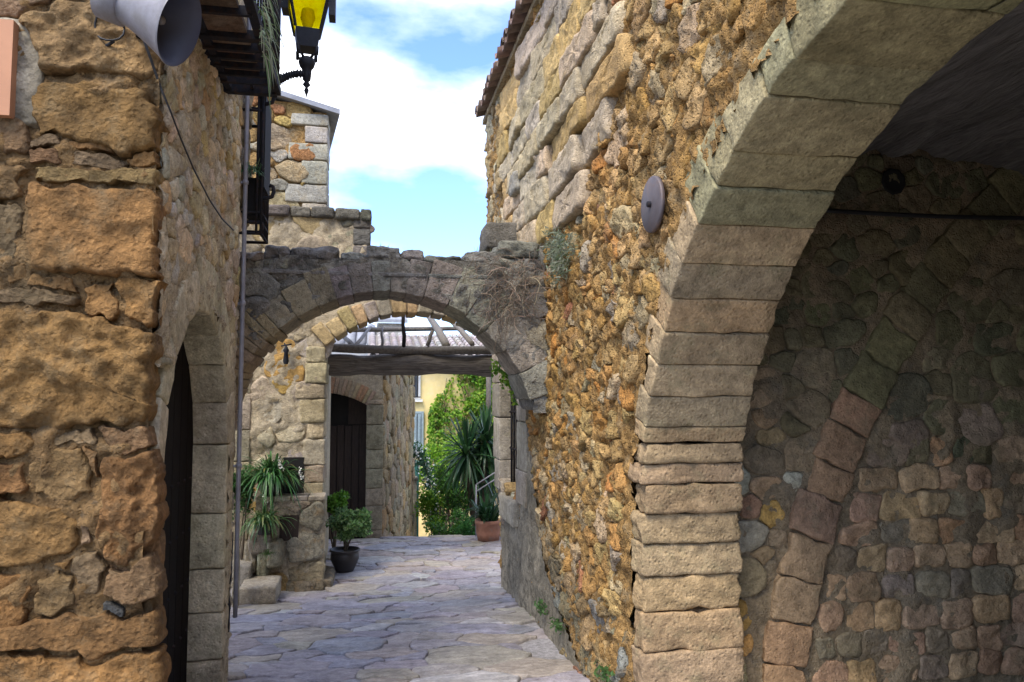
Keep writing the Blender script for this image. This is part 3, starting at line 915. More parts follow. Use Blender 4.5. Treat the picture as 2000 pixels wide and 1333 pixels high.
# window
win = bpy.data.objects.new('window', None)
COL.objects.link(win)
win.parent = rh
win.location = Vector((RX, 6.8, 0.8)) - rh.location
wc = (0.36, 0.315, 0.24)
for z0, z1 in ((0.74, 1.02), (1.02, 1.42), (1.42, 1.75), (1.75, 2.1)):
    block('jamb_stone', bbox8((RX - 0.05 - ru.uniform(0, .01), WY1, z0 + .003), (RX + 0.30, min(WY1 + 0.45, yend(z0) + 0.02), z1 - .003)), 'dressed', win, jit(wc, ru, 0.1, 0.04), seg=5, r=0.012, amp=0.008, so=z0)
    block('jamb_stone', bbox8((RX - 0.04 - ru.uniform(0, .01), WY0 - ru.uniform(0.32, 0.46), z0 + .003), (RX + 0.30, WY0, z1 - .003)), 'dressed', win, jit(wc, ru, 0.1, 0.04), seg=5, r=0.012, amp=0.008, so=z0 + 9)
block('lintel', bbox8((RX - 0.04, WY0 - 0.4, 2.103), (RX + 0.30, WY1 + 0.4, 2.36)), 'dressed', win, wc, seg=5, r=0.012, amp=0.008)
block('sill_stone', bbox8((RX - 0.075, 6.42, 0.52), (RX + 0.2, 7.1, 0.735)), 'dressed', win, (0.42, 0.37, 0.28), seg=6, r=0.02, amp=0.012)
mb = MB()
mb.box((RX + 0.26, WY0, 0.7), (RX + 0.29, WY1, 2.1))
mb.build('pane', 'dark', win, False)
for k in range(6):
    m = MB()
    y = WY0 + 0.08 + k * 0.125
    m.tube([(RX + 0.05, y, 0.74), (RX + 0.05, y, 2.1)], 0.010, 6)
    m.build('bar', 'iron', win)
for z in (0.80, 1.14, 1.48, 1.82):
    m = MB()
    m.tube([(RX + 0.05, WY0 - 0.01, z), (RX + 0.05, WY1 + 0.01, z)], 0.009, 6)
    m.build('bar', 'iron', win)
# eaves: clay tiles in two layers over a thin slab
roof = MB()
roof.box((RX - 0.07, 1.2, H_R), (RX + 2.0, 8.25, H_R + 0.05))
roof = roof.build('roof', 'mort_beige', rh, False)
def tile_mesh(y, z, x0, x1, r, upside, col):
    V, F = [], []
    n = 7
    for x, rr_ in ((x0, r), (x1, r * 0.85)):
        for t in (0.0, 0.014):
            for k in range(n + 1):
                a = math.pi * k / n
                s = -1 if upside else 1
                V.append((x, y + (rr_ - t) * math.cos(a), z + (x - x0) * 0.28 + s * (rr_ - t) * math.sin(a)))
    m = n + 1
    for k in range(n):
        F += [(k, k + 1, 2 * m + k + 1, 2 * m + k), (m + k, 3 * m + k, 3 * m + k + 1, m + k + 1), (k, m + k, m + k + 1, k + 1)]
    return mk('roof_tile', V, F, 'tile', roof, True, col)
for k in range(24):
    y = 4.3 + k * 0.165
    c = jit((0.17, 0.115, 0.085), ru, 0.3, 0.06)
    tile_mesh(y, H_R + 0.10, RX - 0.14 - ru.uniform(0, 0.05), RX + 0.35, 0.075, True, c)
    tile_mesh(y + 0.082, H_R + 0.11, RX - 0.12 - ru.uniform(0, 0.05), RX + 0.35, 0.072, False, jit((0.17, 0.115, 0.085), ru, 0.3, 0.06))
mb = MB()
mb.box((RX - 0.05, 1.2, H_R + 0.17), (RX + 2.2, 8.25, H_R + 0.2))
mb.build('ridge_slab', 'tile', roof, False)
# stub corbels high on the wall
def corbel(x0, y0, x1, y1, prot, Y0, Y1, col, mat='black'):
    z1, z0 = PX(x0, y0, Y=Y0).z, PX(x0, y1, Y=Y0).z
    block('corbel', bbox8((RX - prot, Y0, z0), (RX + 0.1, Y1, z1)), mat, rh, col, seg=7, r=0.035, amp=0.02, so=x0)
corbel(950, 432, 1026, 486, 0.32, 6.3, 6.75, (0.17, 0.155, 0.13))
corbel(1008, 330, 1030, 372, 0.10, 6.2, 6.5, (0.30, 0.28, 0.235), 'ashlar')
# wall-tie plate
wt = PX(1278, 400, X=RX - 0.05)
mb = MB()
mb.lathe([(0.0, 0.018), (0.120, 0.018), (0.124, 0.014), (0.124, 0.0), (0.0, 0.0)], wt, (-1, 0, 0), 40)
plate = mb.build('anchor_plate', 'plate', rh)
plate['label'] = 'round grey iron tie plate with a central bolt'
mb = MB()
mb.lathe([(0.0, 0.034), (0.012, 0.034), (0.014, 0.03), (0.014, -0.06)], wt, (-1, 0, 0), 8)
mb.build('bolt', 'iron', plate)

# ================================================================== VAULTED PASSAGE behind the great arch
vp = thing('vaulted_passage', 'dark vaulted passage seen through the great arch with a blocked inner arch', 'passage', (3.2, 2.5, 0.0))
PY = 3.66
pp = Panel((0, PY, 0), (1, 0, 0), (0, 0, 1), (0, -1, 0))
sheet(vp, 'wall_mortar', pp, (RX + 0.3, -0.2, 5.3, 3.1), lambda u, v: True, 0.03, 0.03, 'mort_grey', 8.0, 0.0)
ipts = [(PX(x, y, Y=PY).x, PX(x, y, Y=PY).z) for x, y in [(1600, 1126), (1628, 1038), (1644, 986), (1660, 902), (1696, 846), (1730, 771), (1794, 666), (1846, 572), (1962, 434)]]
iu, iv, ir = fit_circle(ipts)
ru = random.Random(31)
RWI = 0.235
bb = (RX + 0.42, 0.0, 4.3, 2.95)
def rpas(u, v):
    return 0.046 if math.hypot(u - iu, v - iv) > ir else 0.062
seeds = scatter(bb, rpas, ru, 6500, aniso=1.25)
polys = []
for p in cells(seeds, bb, 1.25):
    u, v = cen(p)
    d = math.hypot(u - iu, v - iv)
    if ir - 0.05 < d < ir + RWI + 0.03 and u < iu:
        continue
    polys.append(p)
def pas_col(u, v, a, r):  # warm low, dark olive high: the passage's light and gloom put into stone colour
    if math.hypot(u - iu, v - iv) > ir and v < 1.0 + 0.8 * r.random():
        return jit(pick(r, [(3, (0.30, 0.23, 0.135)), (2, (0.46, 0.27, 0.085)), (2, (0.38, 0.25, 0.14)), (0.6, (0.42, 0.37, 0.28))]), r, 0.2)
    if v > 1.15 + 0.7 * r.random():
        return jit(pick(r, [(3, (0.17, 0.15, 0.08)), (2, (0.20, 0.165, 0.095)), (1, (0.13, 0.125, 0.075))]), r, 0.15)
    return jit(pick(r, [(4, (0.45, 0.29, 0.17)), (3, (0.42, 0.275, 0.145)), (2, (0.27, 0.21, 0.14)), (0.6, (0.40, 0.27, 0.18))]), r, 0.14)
# lower courses are squared: rows of blocks between the inner arch and the frame
rows = []
z = 0.15
while z < 1.35:
    hh = ru.uniform(0.115, 0.155)
    u = iu - math.sqrt(max(0.01, (ir - 0.03) ** 2 - (z + hh / 2 - iv) ** 2)) + 0.02
    while u < 4.2:
        l = ru.uniform(0.11, 0.26)
        j = lambda s=0.014: ru.uniform(-s, s)
        rows.append([(u + j(), z + j()), (u + l + j(), z + j()), (u + l + j(), z + hh + j()), (u + j(), z + hh + j())])
        u += l
    z += hh
polys = [p for p in polys if not (math.hypot(cen(p)[0] - iu, cen(p)[1] - iv) < ir and cen(p)[1] < z)]
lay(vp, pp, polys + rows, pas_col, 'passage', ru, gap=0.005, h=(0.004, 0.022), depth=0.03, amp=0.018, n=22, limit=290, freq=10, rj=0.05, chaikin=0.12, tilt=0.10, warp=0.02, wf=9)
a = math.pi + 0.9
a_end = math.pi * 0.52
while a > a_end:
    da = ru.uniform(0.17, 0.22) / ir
    block('voussoir', wedge(pp, iu, iv, ir, ir + RWI + ru.uniform(-.02, .02), a - da + 0.001, a - 0.001, -0.03, 0.026 + ru.uniform(0, .01)), 'passage', vp, jit((0.37, 0.235, 0.135) if iv + ir * math.sin(a) < ru.uniform(1.2, 1.8) else (0.19, 0.165, 0.085), ru, 0.12), seg=8, r=0.012, amp=0.02, so=a)  # higher ring stones darker: shade under the vault painted into their colour
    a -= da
# vault: barrel along the street, board-marked render
V, F = [], []
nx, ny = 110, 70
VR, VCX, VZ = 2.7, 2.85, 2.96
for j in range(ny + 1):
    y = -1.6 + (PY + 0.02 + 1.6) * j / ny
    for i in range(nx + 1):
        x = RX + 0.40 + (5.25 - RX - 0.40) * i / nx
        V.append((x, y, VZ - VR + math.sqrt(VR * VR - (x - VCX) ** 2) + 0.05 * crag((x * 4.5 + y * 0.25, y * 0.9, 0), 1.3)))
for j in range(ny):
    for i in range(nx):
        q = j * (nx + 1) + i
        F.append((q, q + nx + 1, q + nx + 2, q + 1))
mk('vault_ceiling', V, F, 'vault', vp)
mb = MB()
mb.box((RX + 0.44, -1.62, -0.2), (5.3, -1.58, 3.2))
mb.box((5.2, -1.6, -0.2), (5.24, PY, 3.2))
mb.build('side_wall', 'mort_grey', vp, False)
mb = MB()
p0, p1 = PX(1588, 410, Y=PY - 0.06), PX(2060, 427, Y=PY - 0.06)
mb.tube([p0 + (p1 - p0) * (k / 10) + Vector((0, 0, -0.012 * math.sin(math.pi * k / 10))) for k in range(11)], 0.012, 6)
o = mb.build('wall_cable', 'cable', None)
tag(o, 'thick black cable strung across the back wall of the dark passage', 'cable')
mb = MB()
mb.lathe([(0.075, 0.0), (0.07, 0.008), (0.055, 0.002), (0.0, 0.001)], PX(1745, 355, Y=PY - 0.03), (0, -1, 0), 9)
mb.build('putlog_hole', 'dark', vp)

# ================================================================== FIRST CROSS ARCH
FY = 5.35
fa = thing('stone_archway', 'low blackened stone arch bridging the street with a ragged top and dry roots', 'archway', (0.25, FY + 0.25, -0.05))
pa = Panel((0, FY, 0), (1, 0, 0), (0, 0, 1), (0, -1, 0))
fpts = [(PX(x, y, Y=FY).x, PX(x, y, Y=FY).z) for x, y in [(465, 742), (539, 655), (635, 596), (720, 574), (790, 568), (860, 590), (930, 638), (991, 704), (1040, 788)]]
fu, fv, frd = fit_circle(fpts)
FT = 0.50
top_px = [(380, 500), (465, 492), (560, 484), (600, 488), (690, 492), (730, 488), (770, 484), (800, 496), (830, 496), (905, 496), (930, 494), (960, 486), (1030, 470), (1100, 470)]
tx = [PX(x, y, Y=FY).x for x, y in top_px]
tz = [PX(x, y, Y=FY).z for x, y in top_px]
f_top = lambda u: float(np.interp(u, tx, tz))
f_low = lambda u: fv + math.sqrt(max(0.0, frd ** 2 - (u - fu) ** 2)) if abs(u - fu) < frd * 0.985 else fv + 0.17 * frd
zl0 = PX(800, 500, Y=FY).z
def core(parent, name, pan, u0, u1, low, top, w0, w1, mat, n=60, amp=0.012):
    V, F = [], []
    for i in range(n + 1):
        u = u0 + (u1 - u0) * i / n
        a_, b_ = low(u), top(u)
        for v, w in ((a_, w0), (b_, w0), (b_, w1), (a_, w1)):
            V.append(pan.p(u, v, w + amp * fr((u, v, 1), 7, 3)))
    for i in range(n):
        for k in range(4):
            F.append((i * 4 + k, i * 4 + (k + 1) % 4, (i + 1) * 4 + (k + 1) % 4, (i + 1) * 4 + k))
    flip = np.dot(np.cross(pan.U, pan.V), pan.N) < 0
    if flip:
        F = [tuple(reversed(f)) for f in F]
    F.append((0, 3, 2, 1)); F.append((n * 4, n * 4 + 1, n * 4 + 2, n * 4 + 3))
    return mk(name, V, F, mat, parent, False)
MAT['arch_mortar'] = stone_mat('sooty_mortar', grain=24, bump=1.0, dist=0.03, lichen=(0.045, 0.043, 0.036), lich=0.75, stain=(0.16, 0.14, 0.10), st=0.5, fixed=(0.24, 0.225, 0.19), pits=0.3, contrast=1.2)
core(fa, 'wall_core', pa, -1.35, RX + 0.03, lambda u: f_low(u) + 0.06, lambda u: f_top(u) - 0.05, -FT + 0.01, -0.012, 'arch_mortar', 120, 0.02)
sheet(fa, 'wall_mortar', pa, (-1.3, fv, RX, zl0), lambda u, v: v > f_low(u) + 0.05 and v < f_top(u) - 0.06, 0.025, 0.045, 'arch_mortar', 9.0, 0.012)
ru = random.Random(41)
# thin slabs at the left haunch, larger blocks to the right
aL = math.atan2(fpts[0][1] - fv, fpts[0][0] - fu) + 0.45
aR = math.atan2(fpts[-1][1] - fv, fpts[-1][0] - fu) + 0.06
a = aL
k = 0
while a > aR:
    frac = (aL - a) / (aL - aR)
    if frac < 0.30:
        da, col, t1 = ru.uniform(0.045, 0.065), (0.30, 0.235, 0.145), 0.24
    elif frac < 0.42:
        da, col, t1 = ru.uniform(0.10, 0.15), (0.30, 0.255, 0.18), 0.22
    elif frac < 0.62:
        da, col, t1 = ru.uniform(0.10, 0.14), (0.235, 0.22, 0.19), 0.24
    else:
        da, col, t1 = ru.uniform(0.14, 0.19), (0.31, 0.28, 0.225), 0.27
    block('voussoir', wedge(pa, fu, fv, frd + ru.uniform(-.012, .012), frd + t1 + ru.uniform(-.03, .03), a - da + 0.001, a - 0.001, -FT, 0.02 + ru.uniform(-.008, .015)),
          'black' if frac > 0.36 else 'ashlar', fa, jit(col, ru, 0.14), seg=8, r=0.008, amp=0.018, so=k * 2.7)
    a -= da
    k += 1
zl = PX(800, 541, Y=FY).z
bb = (-1.2, fv, RX, zl + 0.02)
seeds = scatter(bb, lambda u, v: 0.06, ru, 2500, aniso=1.5)
polys = [p for p in cells(seeds, bb, 1.5) if math.hypot(cen(p)[0] - fu, cen(p)[1] - fv) > frd + 0.25]
def fcol(u, v, a_, r):
    left = u < -0.35
    return jit(pick(r, [(3, (0.22, 0.205, 0.175)), (2, (0.28, 0.255, 0.205)), (1 + 2 * left, (0.33, 0.28, 0.20))]), r, 0.2)
lay(fa, pa, polys, fcol, 'black', ru, gap=0.003, h=(0.0, 0.03), depth=0.03, amp=0.024, n=18, rj=0.1, tilt=0.2, warp=0.025, wf=10)
# ledge course, then the uneven coping stones
u = -1.25
while u < 0.75:
    l = ru.uniform(0.3, 0.55)
    block('ledge_slab', bbox8((u + .001, FY - 0.035, zl - 0.008), (u + l - .001, FY + 0.2, zl + 0.022)), 'black', fa, jit((0.22, 0.21, 0.185), ru, 0.15), seg=5, r=0.012, amp=0.012, so=u)
    u += l
u = -1.3
while u < RX - 0.12:
    l = ru.uniform(0.16, 0.36)
    t_ = f_top(u + l / 2) + ru.uniform(-0.025, 0.035)
    zm = zl + 0.03 + (t_ - zl) * ru.uniform(0.30, 0.45)
    block('coping_stone', bbox8((u + .005, FY - 0.02 + ru.uniform(0, .03), zm), (u + l - .005, FY + FT, t_)), 'black', fa, jit((0.23, 0.22, 0.195), ru, 0.2), seg=9, r=0.05, amp=0.05, freq=7, so=u * 3)
    l2 = l * ru.uniform(0.35, 0.65)
    for q0, q1 in ((u, u + l2), (u + l2, u + l)):
        block('stone', bbox8((q0 + .005, FY - 0.012 + ru.uniform(0, .02), zl + 0.03), (q1 - .005, FY + 0.2, zm - 0.004)), 'black', fa, jit((0.27, 0.25, 0.205), ru, 0.2), seg=8, r=0.025, amp=0.03, freq=8, so=q0 * 5)
    u += l
# dry roots hanging over the right haunch
mb = MB()
ru = random.Random(43)
for k in range(230):
    x, y = ru.gauss(1004, 42), ru.uniform(478, 600) + abs(ru.gauss(0, 22))
    if x < 915 or x > 1062:
        continue
    p = PX(x, y, Y=FY - 0.05 - ru.uniform(0, 0.05))
    p.x = min(p.x, RX - 0.03)
    d = Vector((ru.uniform(-1, 1), ru.uniform(-0.3, 0.1), ru.uniform(-1, 0.5))).normalized()
    pts = [p.copy()]
    for s in range(6):
        d = (d + Vector((ru.uniform(-.6, .6), ru.uniform(-.3, .3), ru.uniform(-.75, .35)))).normalized()
        p = p + d * ru.uniform(0.02, 0.045)
        p.x = min(p.x, RX - 0.02)
        p.y = min(max(p.y, FY - 0.16), FY - 0.03)
        pts.append(p.copy())
    mb.tube(pts, ru.uniform(0.0009, 0.0024), 4, jit(pick(ru, [(2, (0.22, 0.16, 0.115)), (1, (0.36, 0.29, 0.21)), (2, (0.13, 0.10, 0.075))]), ru), False)
dr = mb.build('dry_creeper', 'straw', None, True, True)
tag(dr, 'tangle of dry brown roots over the right haunch of the blackened arch', 'creeper')

# ================================================================== MIDDLE HOUSE WITH THE SECOND ARCH
SY, ST = 7.80, 0.45
mh = thing('stone_house', 'beige stone house behind the first arch carrying a second arch and tall upper gable', 'house', (-1.3, SY + 0.6, -0.17))
pm = Panel((0, SY, 0), (1, 0, 0), (0, 0, 1), (0, -1, 0))
spts = [(PX(x, y, Y=SY).x, PX(x, y, Y=SY).z) for x, y in [(640, 676), (666, 650), (704, 633), (726, 627), (781, 616)]] + \
       [(PX(x, y, Y=SY + ST).x, PX(x, y, Y=SY + ST).z) for x, y in [(820, 622), (886, 631), (926, 651), (958, 682)]]
su, sv, sr = fit_circle(spts)
JX = PX(634, 850, Y=SY).x
z_sp = sv + math.sqrt(max(0.0, sr ** 2 - (JX - su) ** 2)) if abs(JX - su) < sr else sv
TZ = PX(600, 408, Y=SY).z
XR = PX(722, 440, Y=SY).x
m_low = lambda u: -0.3 if u < JX else (sv + math.sqrt(max(0.0, sr ** 2 - (u - su) ** 2)) if abs(u - su) < sr else sv)
m_top = lambda u: TZ if u < XR else TZ - 0.55
in_m = lambda u, v, m=0.0: (u < JX - m or v > m_low(max(u, JX)) + m * 1.2) and v < m_top(u)
sheet(mh, 'wall_mortar', pm, (-2.6, -0.4, 1.5, TZ - 0.03), lambda u, v: in_m(u, v, 0.02), 0.035, 0.035, 'mort_beige', 9.0, 0.008)
mb = MB()
mb.box((-2.6, SY + 0.03, -0.4), (JX - 0.02, SY + 1.6, TZ - 0.08))
mb.box((JX - 0.02, SY + 0.03, sv + sr + 0.05), (XR - 0.02, SY + ST, TZ - 0.08))
mb.box((XR - 0.02, SY + 0.03, sv + sr + 0.05), (1.9, SY + ST, TZ - 0.6))
mb.build('wall_core', 'mort_beige', mh, False)
ru = random.Random(51)
bb = (-1.75, -0.2, 1.3, TZ)
seeds = scatter(bb, lambda u, v: 0.07 if v < 2.3 else 0.085, ru, 5000, aniso=1.25)
XA = PX(490, 850, Y=SY).x
polys = []
for p in cells(seeds, bb, 1.25):
    u, v = cen(p)
    if not in_m(u, v, 0.10) or (u > JX - 0.02 and math.hypot(u - su, v - sv) < sr + 0.24) or (u < XA and v < 2.2):
        continue
    polys.append(p)
def mcol(u, v, a_, r):
    if v > 2.6:
        return jit(pick(r, [(3, (0.36, 0.26, 0.135)), (2, (0.34, 0.29, 0.20)), (1, (0.34, 0.17, 0.10)), (2, (0.22, 0.195, 0.15))]), r, 0.2)
    return jit(pick(r, [(4, (0.46, 0.39, 0.27)), (3, (0.42, 0.355, 0.25)), (1, (0.50, 0.31, 0.10)), (1.5, (0.38, 0.345, 0.275))]), r, 0.16)
lay(mh, pm, polys, mcol, 'ashlar', ru, gap=0.004, h=(0.0, 0.03), depth=0.03, amp=0.02, n=17, limit=200, rj=0.08, tilt=0.12, warp=0.02, wf=9)
# squared ashlar strip at the left of this wall
z = -0.1
while z < 2.2:
    hh = ru.uniform(0.30, 0.42)
    block('ashlar_block', bbox8((-1.55, SY - 0.03, z + .004), (XA - 0.006, SY + 0.05, z + hh - .004)), 'dressed', mh, jit((0.35, 0.29, 0.20), ru, 0.1), seg=5, r=0.01, amp=0.008, so=z)
    z += hh
# jamb quoins
z = -0.2
while z < z_sp - 0.04:
    hh = min(ru.uniform(0.13, 0.26), z_sp - z)
    block('quoin', bbox8((JX - ru.uniform(0.14, 0.30), SY - 0.035, z + .003), (JX + ru.uniform(-.006, .012), SY + ST, z + hh - .003)), 'ashlar', mh, jit((0.44, 0.36, 0.235), ru, 0.14), seg=8, r=0.016, amp=0.02, so=z * 3)
    z += hh
a = math.atan2(z_sp - sv, JX - su)
a_r = 0.28
while a > a_r:
    da = ru.uniform(0.075, 0.13)
    block('voussoir', wedge(pm, su, sv, sr + ru.uniform(-.01, .015), sr + 0.2 + ru.uniform(-.03, .03), a - da + 0.004, a - 0.004, -ST, 0.03 + ru.uniform(0, .012)), 'ashlar', mh,
          jit(pick(ru, [(3, (0.44, 0.32, 0.16)), (2, (0.38, 0.33, 0.235)), (1, (0.34, 0.30, 0.23))]), ru, 0.14), seg=5, r=0.016, amp=0.016, so=a * 5)
    a -= da
# dark coping along the top of the wall above the arch
u = -1.7
while u < XR - 0.02:
    l = min(ru.uniform(0.18, 0.36), XR - u + 0.02)
    block('coping_stone', bbox8((u + .004, SY - 0.06, TZ - 0.07 - ru.uniform(0, .05)), (u + l - .004, SY + ST, TZ + ru.uniform(-.01, .03))), 'black', mh, jit((0.13, 0.12, 0.10), ru, 0.2), seg=6, r=0.03, amp=0.02, so=u * 4)
    u += l
z = sv + sr + 0.5
while z < TZ - 0.1:
    hh = ru.uniform(0.14, 0.24)
    block('quoin', bbox8((XR - 0.16, SY - 0.03, z), (XR + 0.01, SY + ST, min(z + hh, TZ - 0.06) - .004)), 'black', mh, jit((0.16, 0.15, 0.13), ru, 0.15), seg=5, r=0.02, amp=0.014, so=z)
    z += hh
# plinth with plant ledge
PYF = SY - 0.26
XPL, XPR = PX(500, 1000, Y=PYF).x, JX + 0.03
PZ = PX(600, 969, Y=PYF).z
mb = MB()
mb.box((XPL, PYF + 0.03, -0.4), (XPR - 0.03, SY, PZ - 0.03))
pl = mb.build('plinth', 'mort_beige', mh, False)
pq = Panel((0, PYF, 0), (1, 0, 0), (0, 0, 1), (0, -1, 0))
bb = (XPL, -0.35, XPR, PZ - 0.04)
seeds = scatter(bb, lambda u, v: 0.075, ru, 900, aniso=1.2)
gr0, gr1 = PX(546, 1056, Y=PYF), PX(584, 1006, Y=PYF)
polys = [p for p in cells(seeds, bb, 1.2) if not (gr0.x - .05 < cen(p)[0] < gr1.x + .05 and gr0.z - .05 < cen(p)[1] < gr1.z + .05)]
lay(pl, pq, polys, lambda u, v, a_, r: jit(pick(r, [(3, (0.40, 0.34, 0.23)), (2, (0.35, 0.305, 0.22)), (1, (0.44, 0.29, 0.13))]), r, 0.16), 'rubble', ru, gap=0.005, h=(0.0, 0.04), depth=0.04, amp=0.022, n=18, rj=0.08, tilt=0.15, warp=0.02, wf=9)
sheet(pl, 'plinth_mortar', pq, (XPL, -0.4, XPR, PZ - 0.04), lambda u, v: True, 0.03, 0.03, 'mort_beige', 8.0, 0.008)
for k in range(4):
    x0 = XPL + (XPR - XPL) * k / 4
    block('ledge_slab', bbox8((x0 + .003, PYF - 0.03, PZ - 0.045), (x0 + (XPR - XPL) / 4 - .003, SY - 0.02, PZ)), 'ashlar', pl, jit((0.36, 0.315, 0.235), ru, 0.1), seg=5, r=0.012, amp=0.008, so=k)
mb = MB()
mb.box((gr0.x, PYF - 0.03, gr0.z), (gr1.x, PYF + 0.02, gr1.z))
mb.build('vent_cover', 'doorwood', pl, False)
for q in range(5):
    block('foot_stone', bbox8((XPR - 0.34 + q * 0.075, PYF - 0.10 + ru.uniform(0, .05), -0.3), (XPR - 0.25 + q * 0.075 + .03, SY + 0.3, -0.02 - ru.uniform(0, .08))), 'rubble', pl, jit((0.30, 0.25, 0.17), ru, 0.15), seg=6, r=0.04, amp=0.025, so=q)
# dark alcove behind the upper plant
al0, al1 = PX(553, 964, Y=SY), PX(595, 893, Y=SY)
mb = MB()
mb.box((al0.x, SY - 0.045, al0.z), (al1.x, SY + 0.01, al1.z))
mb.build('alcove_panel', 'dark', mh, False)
# upper gable, set back, turned away from the street
UY = 8.5
up_r = PX(640, 300, Y=UY).x
uz1 = PX(640, 222, Y=UY).z
ul = PX(540, 190, Y=UY)
slope = (ul.z - uz1) / (ul.x - up_r)
u_top = lambda u: uz1 + (u - up_r) * slope
pu = Panel((0, UY, 0), (1, 0, 0), (0, 0, 1), (0, -1, 0))
sheet(mh, 'gable_mortar', pu, (-2.0, TZ - 0.3, up_r - 0.02, uz1 + 1.2), lambda u, v: v < u_top(u) - 0.02, 0.05, 0.02, 'mort_warm', 6.0, -0.01)
core(mh, 'gable_core', pu, -2.4, up_r - 0.02, lambda u: TZ - 0.4, lambda u: u_top(u) - 0.03, -0.6, -0.03, 'mort_warm', 8)
bb = (-1.6, TZ - 0.25, up_r - 0.02, uz1 + 0.7)
seeds = scatter(bb, lambda u, v: 0.07, ru, 3500, aniso=1.35)
polys = [p for p in cells(seeds, bb, 1.35) if cen(p)[1] < u_top(cen(p)[0]) - 0.08 and cen(p)[0] < up_r - 0.22]
lay(mh, pu, polys, lambda u, v, a_, r: jit(pick(r, [(3, (0.42, 0.27, 0.10)), (3, (0.40, 0.32, 0.19)), (2, (0.36, 0.33, 0.26)), (1, (0.40, 0.18, 0.08))]), r, 0.2), 'rubble', ru, gap=0.006, h=(0.01, 0.05), depth=0.03, amp=0.022, n=18, limit=120, warp=0.025, wf=8, tilt=0.15)
z = TZ - 0.2
k = 0
while z < uz1 - 0.05:
    hh = min(ru.uniform(0.19, 0.27), uz1 - 0.02 - z)
    l = (0.42, 0.24)[k % 2] + ru.uniform(-.04, .04)
    block('quoin', bbox8((up_r - l, UY - 0.035, z + .004), (up_r + ru.uniform(-.005, .005), UY + 0.4, z + hh - .006)), 'ashlar', mh, jit((0.37, 0.345, 0.28), ru, 0.1), seg=6, r=0.016, amp=0.010, so=z)
    z += hh
    k += 1
rx = PX(664, 234, Y=UY - 0.08).x
rb = PX(643, 306, Z=uz1 - 0.03)
V = []
for dz in (0.0, 0.055):
    for x, y in ((-2.4, UY - 0.10), (rx, UY - 0.10), (rb.x, rb.y), (rb.x - 0.4, rb.y + 1.2), (-2.4, rb.y + 1.2)):
        V.append((x, y, u_top(x) + dz))
F = [(4, 3, 2, 1, 0), (5, 6, 7, 8, 9)] + [(i, (i + 1) % 5, 5 + (i + 1) % 5, 5 + i) for i in range(5)]
MAT['slate'] = simple_mat('roof_slab', (0.25, 0.26, 0.29), rough=0.7, var=0.25, scale=8)
mk('roof', V, F, 'slate', mh, False)
# small iron wall lamp on this house
wl = thing('wall_lamp', 'small black iron wall lamp on beige wall under the first arch', 'lamp', PX(560, 700, Y=SY - 0.1))
b0 = PX(560, 700, Y=SY - 0.02)
mb = MB()
mb.lathe([(0.02, -0.03), (0.028, 0.0), (0.018, 0.08), (0.03, 0.10), (0.012, 0.14)], b0 + Vector((0, -0.07, -0.03)), n=8)
mb.build('lantern_body', 'lampiron', wl)
mb = MB()
mb.tube([b0 + Vector((0, 0.01, 0.10)), b0 + Vector((-0.02, -0.04, 0.14)), b0 + Vector((0, -0.07, 0.11))], 0.008, 6)
mb.tube([b0 + Vector((-0.05, -0.05, 0.115)), b0 + Vector((0.05, -0.05, 0.135))], 0.007, 6)
mb.build('bracket', 'lampiron', wl)

# ================================================================== PERGOLA
pg = thing('pergola', 'weathered log pergola spanning the street behind the second arch', 'pergola', (0.5, 8.75, gz(8.7)))
BY = 8.62
pts, rs = [], []
for k in range(25):
    t = k / 24
    x = -0.75 + 2.6 * t
    pxl = 635 + (965 - 635) * ((x + 0.45) / 1.95)
    pts.append((x, BY + 0.10, PX(800, 713 + 2.5 * math.sin(t * 7), Y=BY).z + 0.012 * math.sin(t * 5)))
    rs.append(0.118 + 0.008 * math.sin(t * 17) + 0.006 * math.sin(t * 41))
mb = MB()
mb.tube(pts, rs, 14)
mb.build('log_beam', 'logwood', pg)
zb = PX(800, 683, Y=BY).z
mb = MB()
pts = [(-0.75 + 2.6 * k / 16, BY + 0.02 + 0.03 * math.sin(k), zb + 0.035 * (k / 16 - 0.5) ** 2 * 4 - 0.008) for k in range(17)]
mb.tube(pts, [0.048 + 0.004 * math.sin(k * 2.1) for k in range(17)], 8)
mb.build('upper_beam', 'greywood', pg)
def pstrut(name, a, b, r, mat='greywood'):
    m = MB()
    d = b - a
    m.tube([a, a + d * 0.33 + Vector((0.008, 0, 0.004)), a + d * 0.66 - Vector((0.006, 0, 0)), b], [r, r * 1.06, r * 0.94, r], 7)
    m.build(name, mat, pg)
RYY = 11.2
def fx(x, y):
    return PX(x, y, Y=BY + 0.02)
def bx_(x, y):
    return PX(x, y, Y=RYY)
pstrut('rear_rail', bx_(640, 646), bx_(985, 641), 0.034)
pstrut('rafter', fx(872, 676), bx_(832, 606), 0.045)
pstrut('rafter', fx(922, 672), bx_(862, 606), 0.032)
pstrut('rafter', fx(692, 680), bx_(664, 650), 0.028)
pstrut('brace', fx(690, 680), bx_(724, 640), 0.022)
pstrut('brace', fx(834, 676), fx(845, 646), 0.022)
pstrut('post', fx(788, 680), fx(788, 612), 0.022, 'iron')
pstrut('post', fx(746, 680), fx(746, 640), 0.016, 'pipe')
pstrut('post', Vector((1.75, RYY, gz(RYY) - 0.1)), Vector((1.75, RYY, bx_(985, 641).z)), 0.04)
pstrut('post', Vector((bx_(640, 646).x, RYY, gz(RYY) - 0.1)), bx_(640, 646), 0.04)

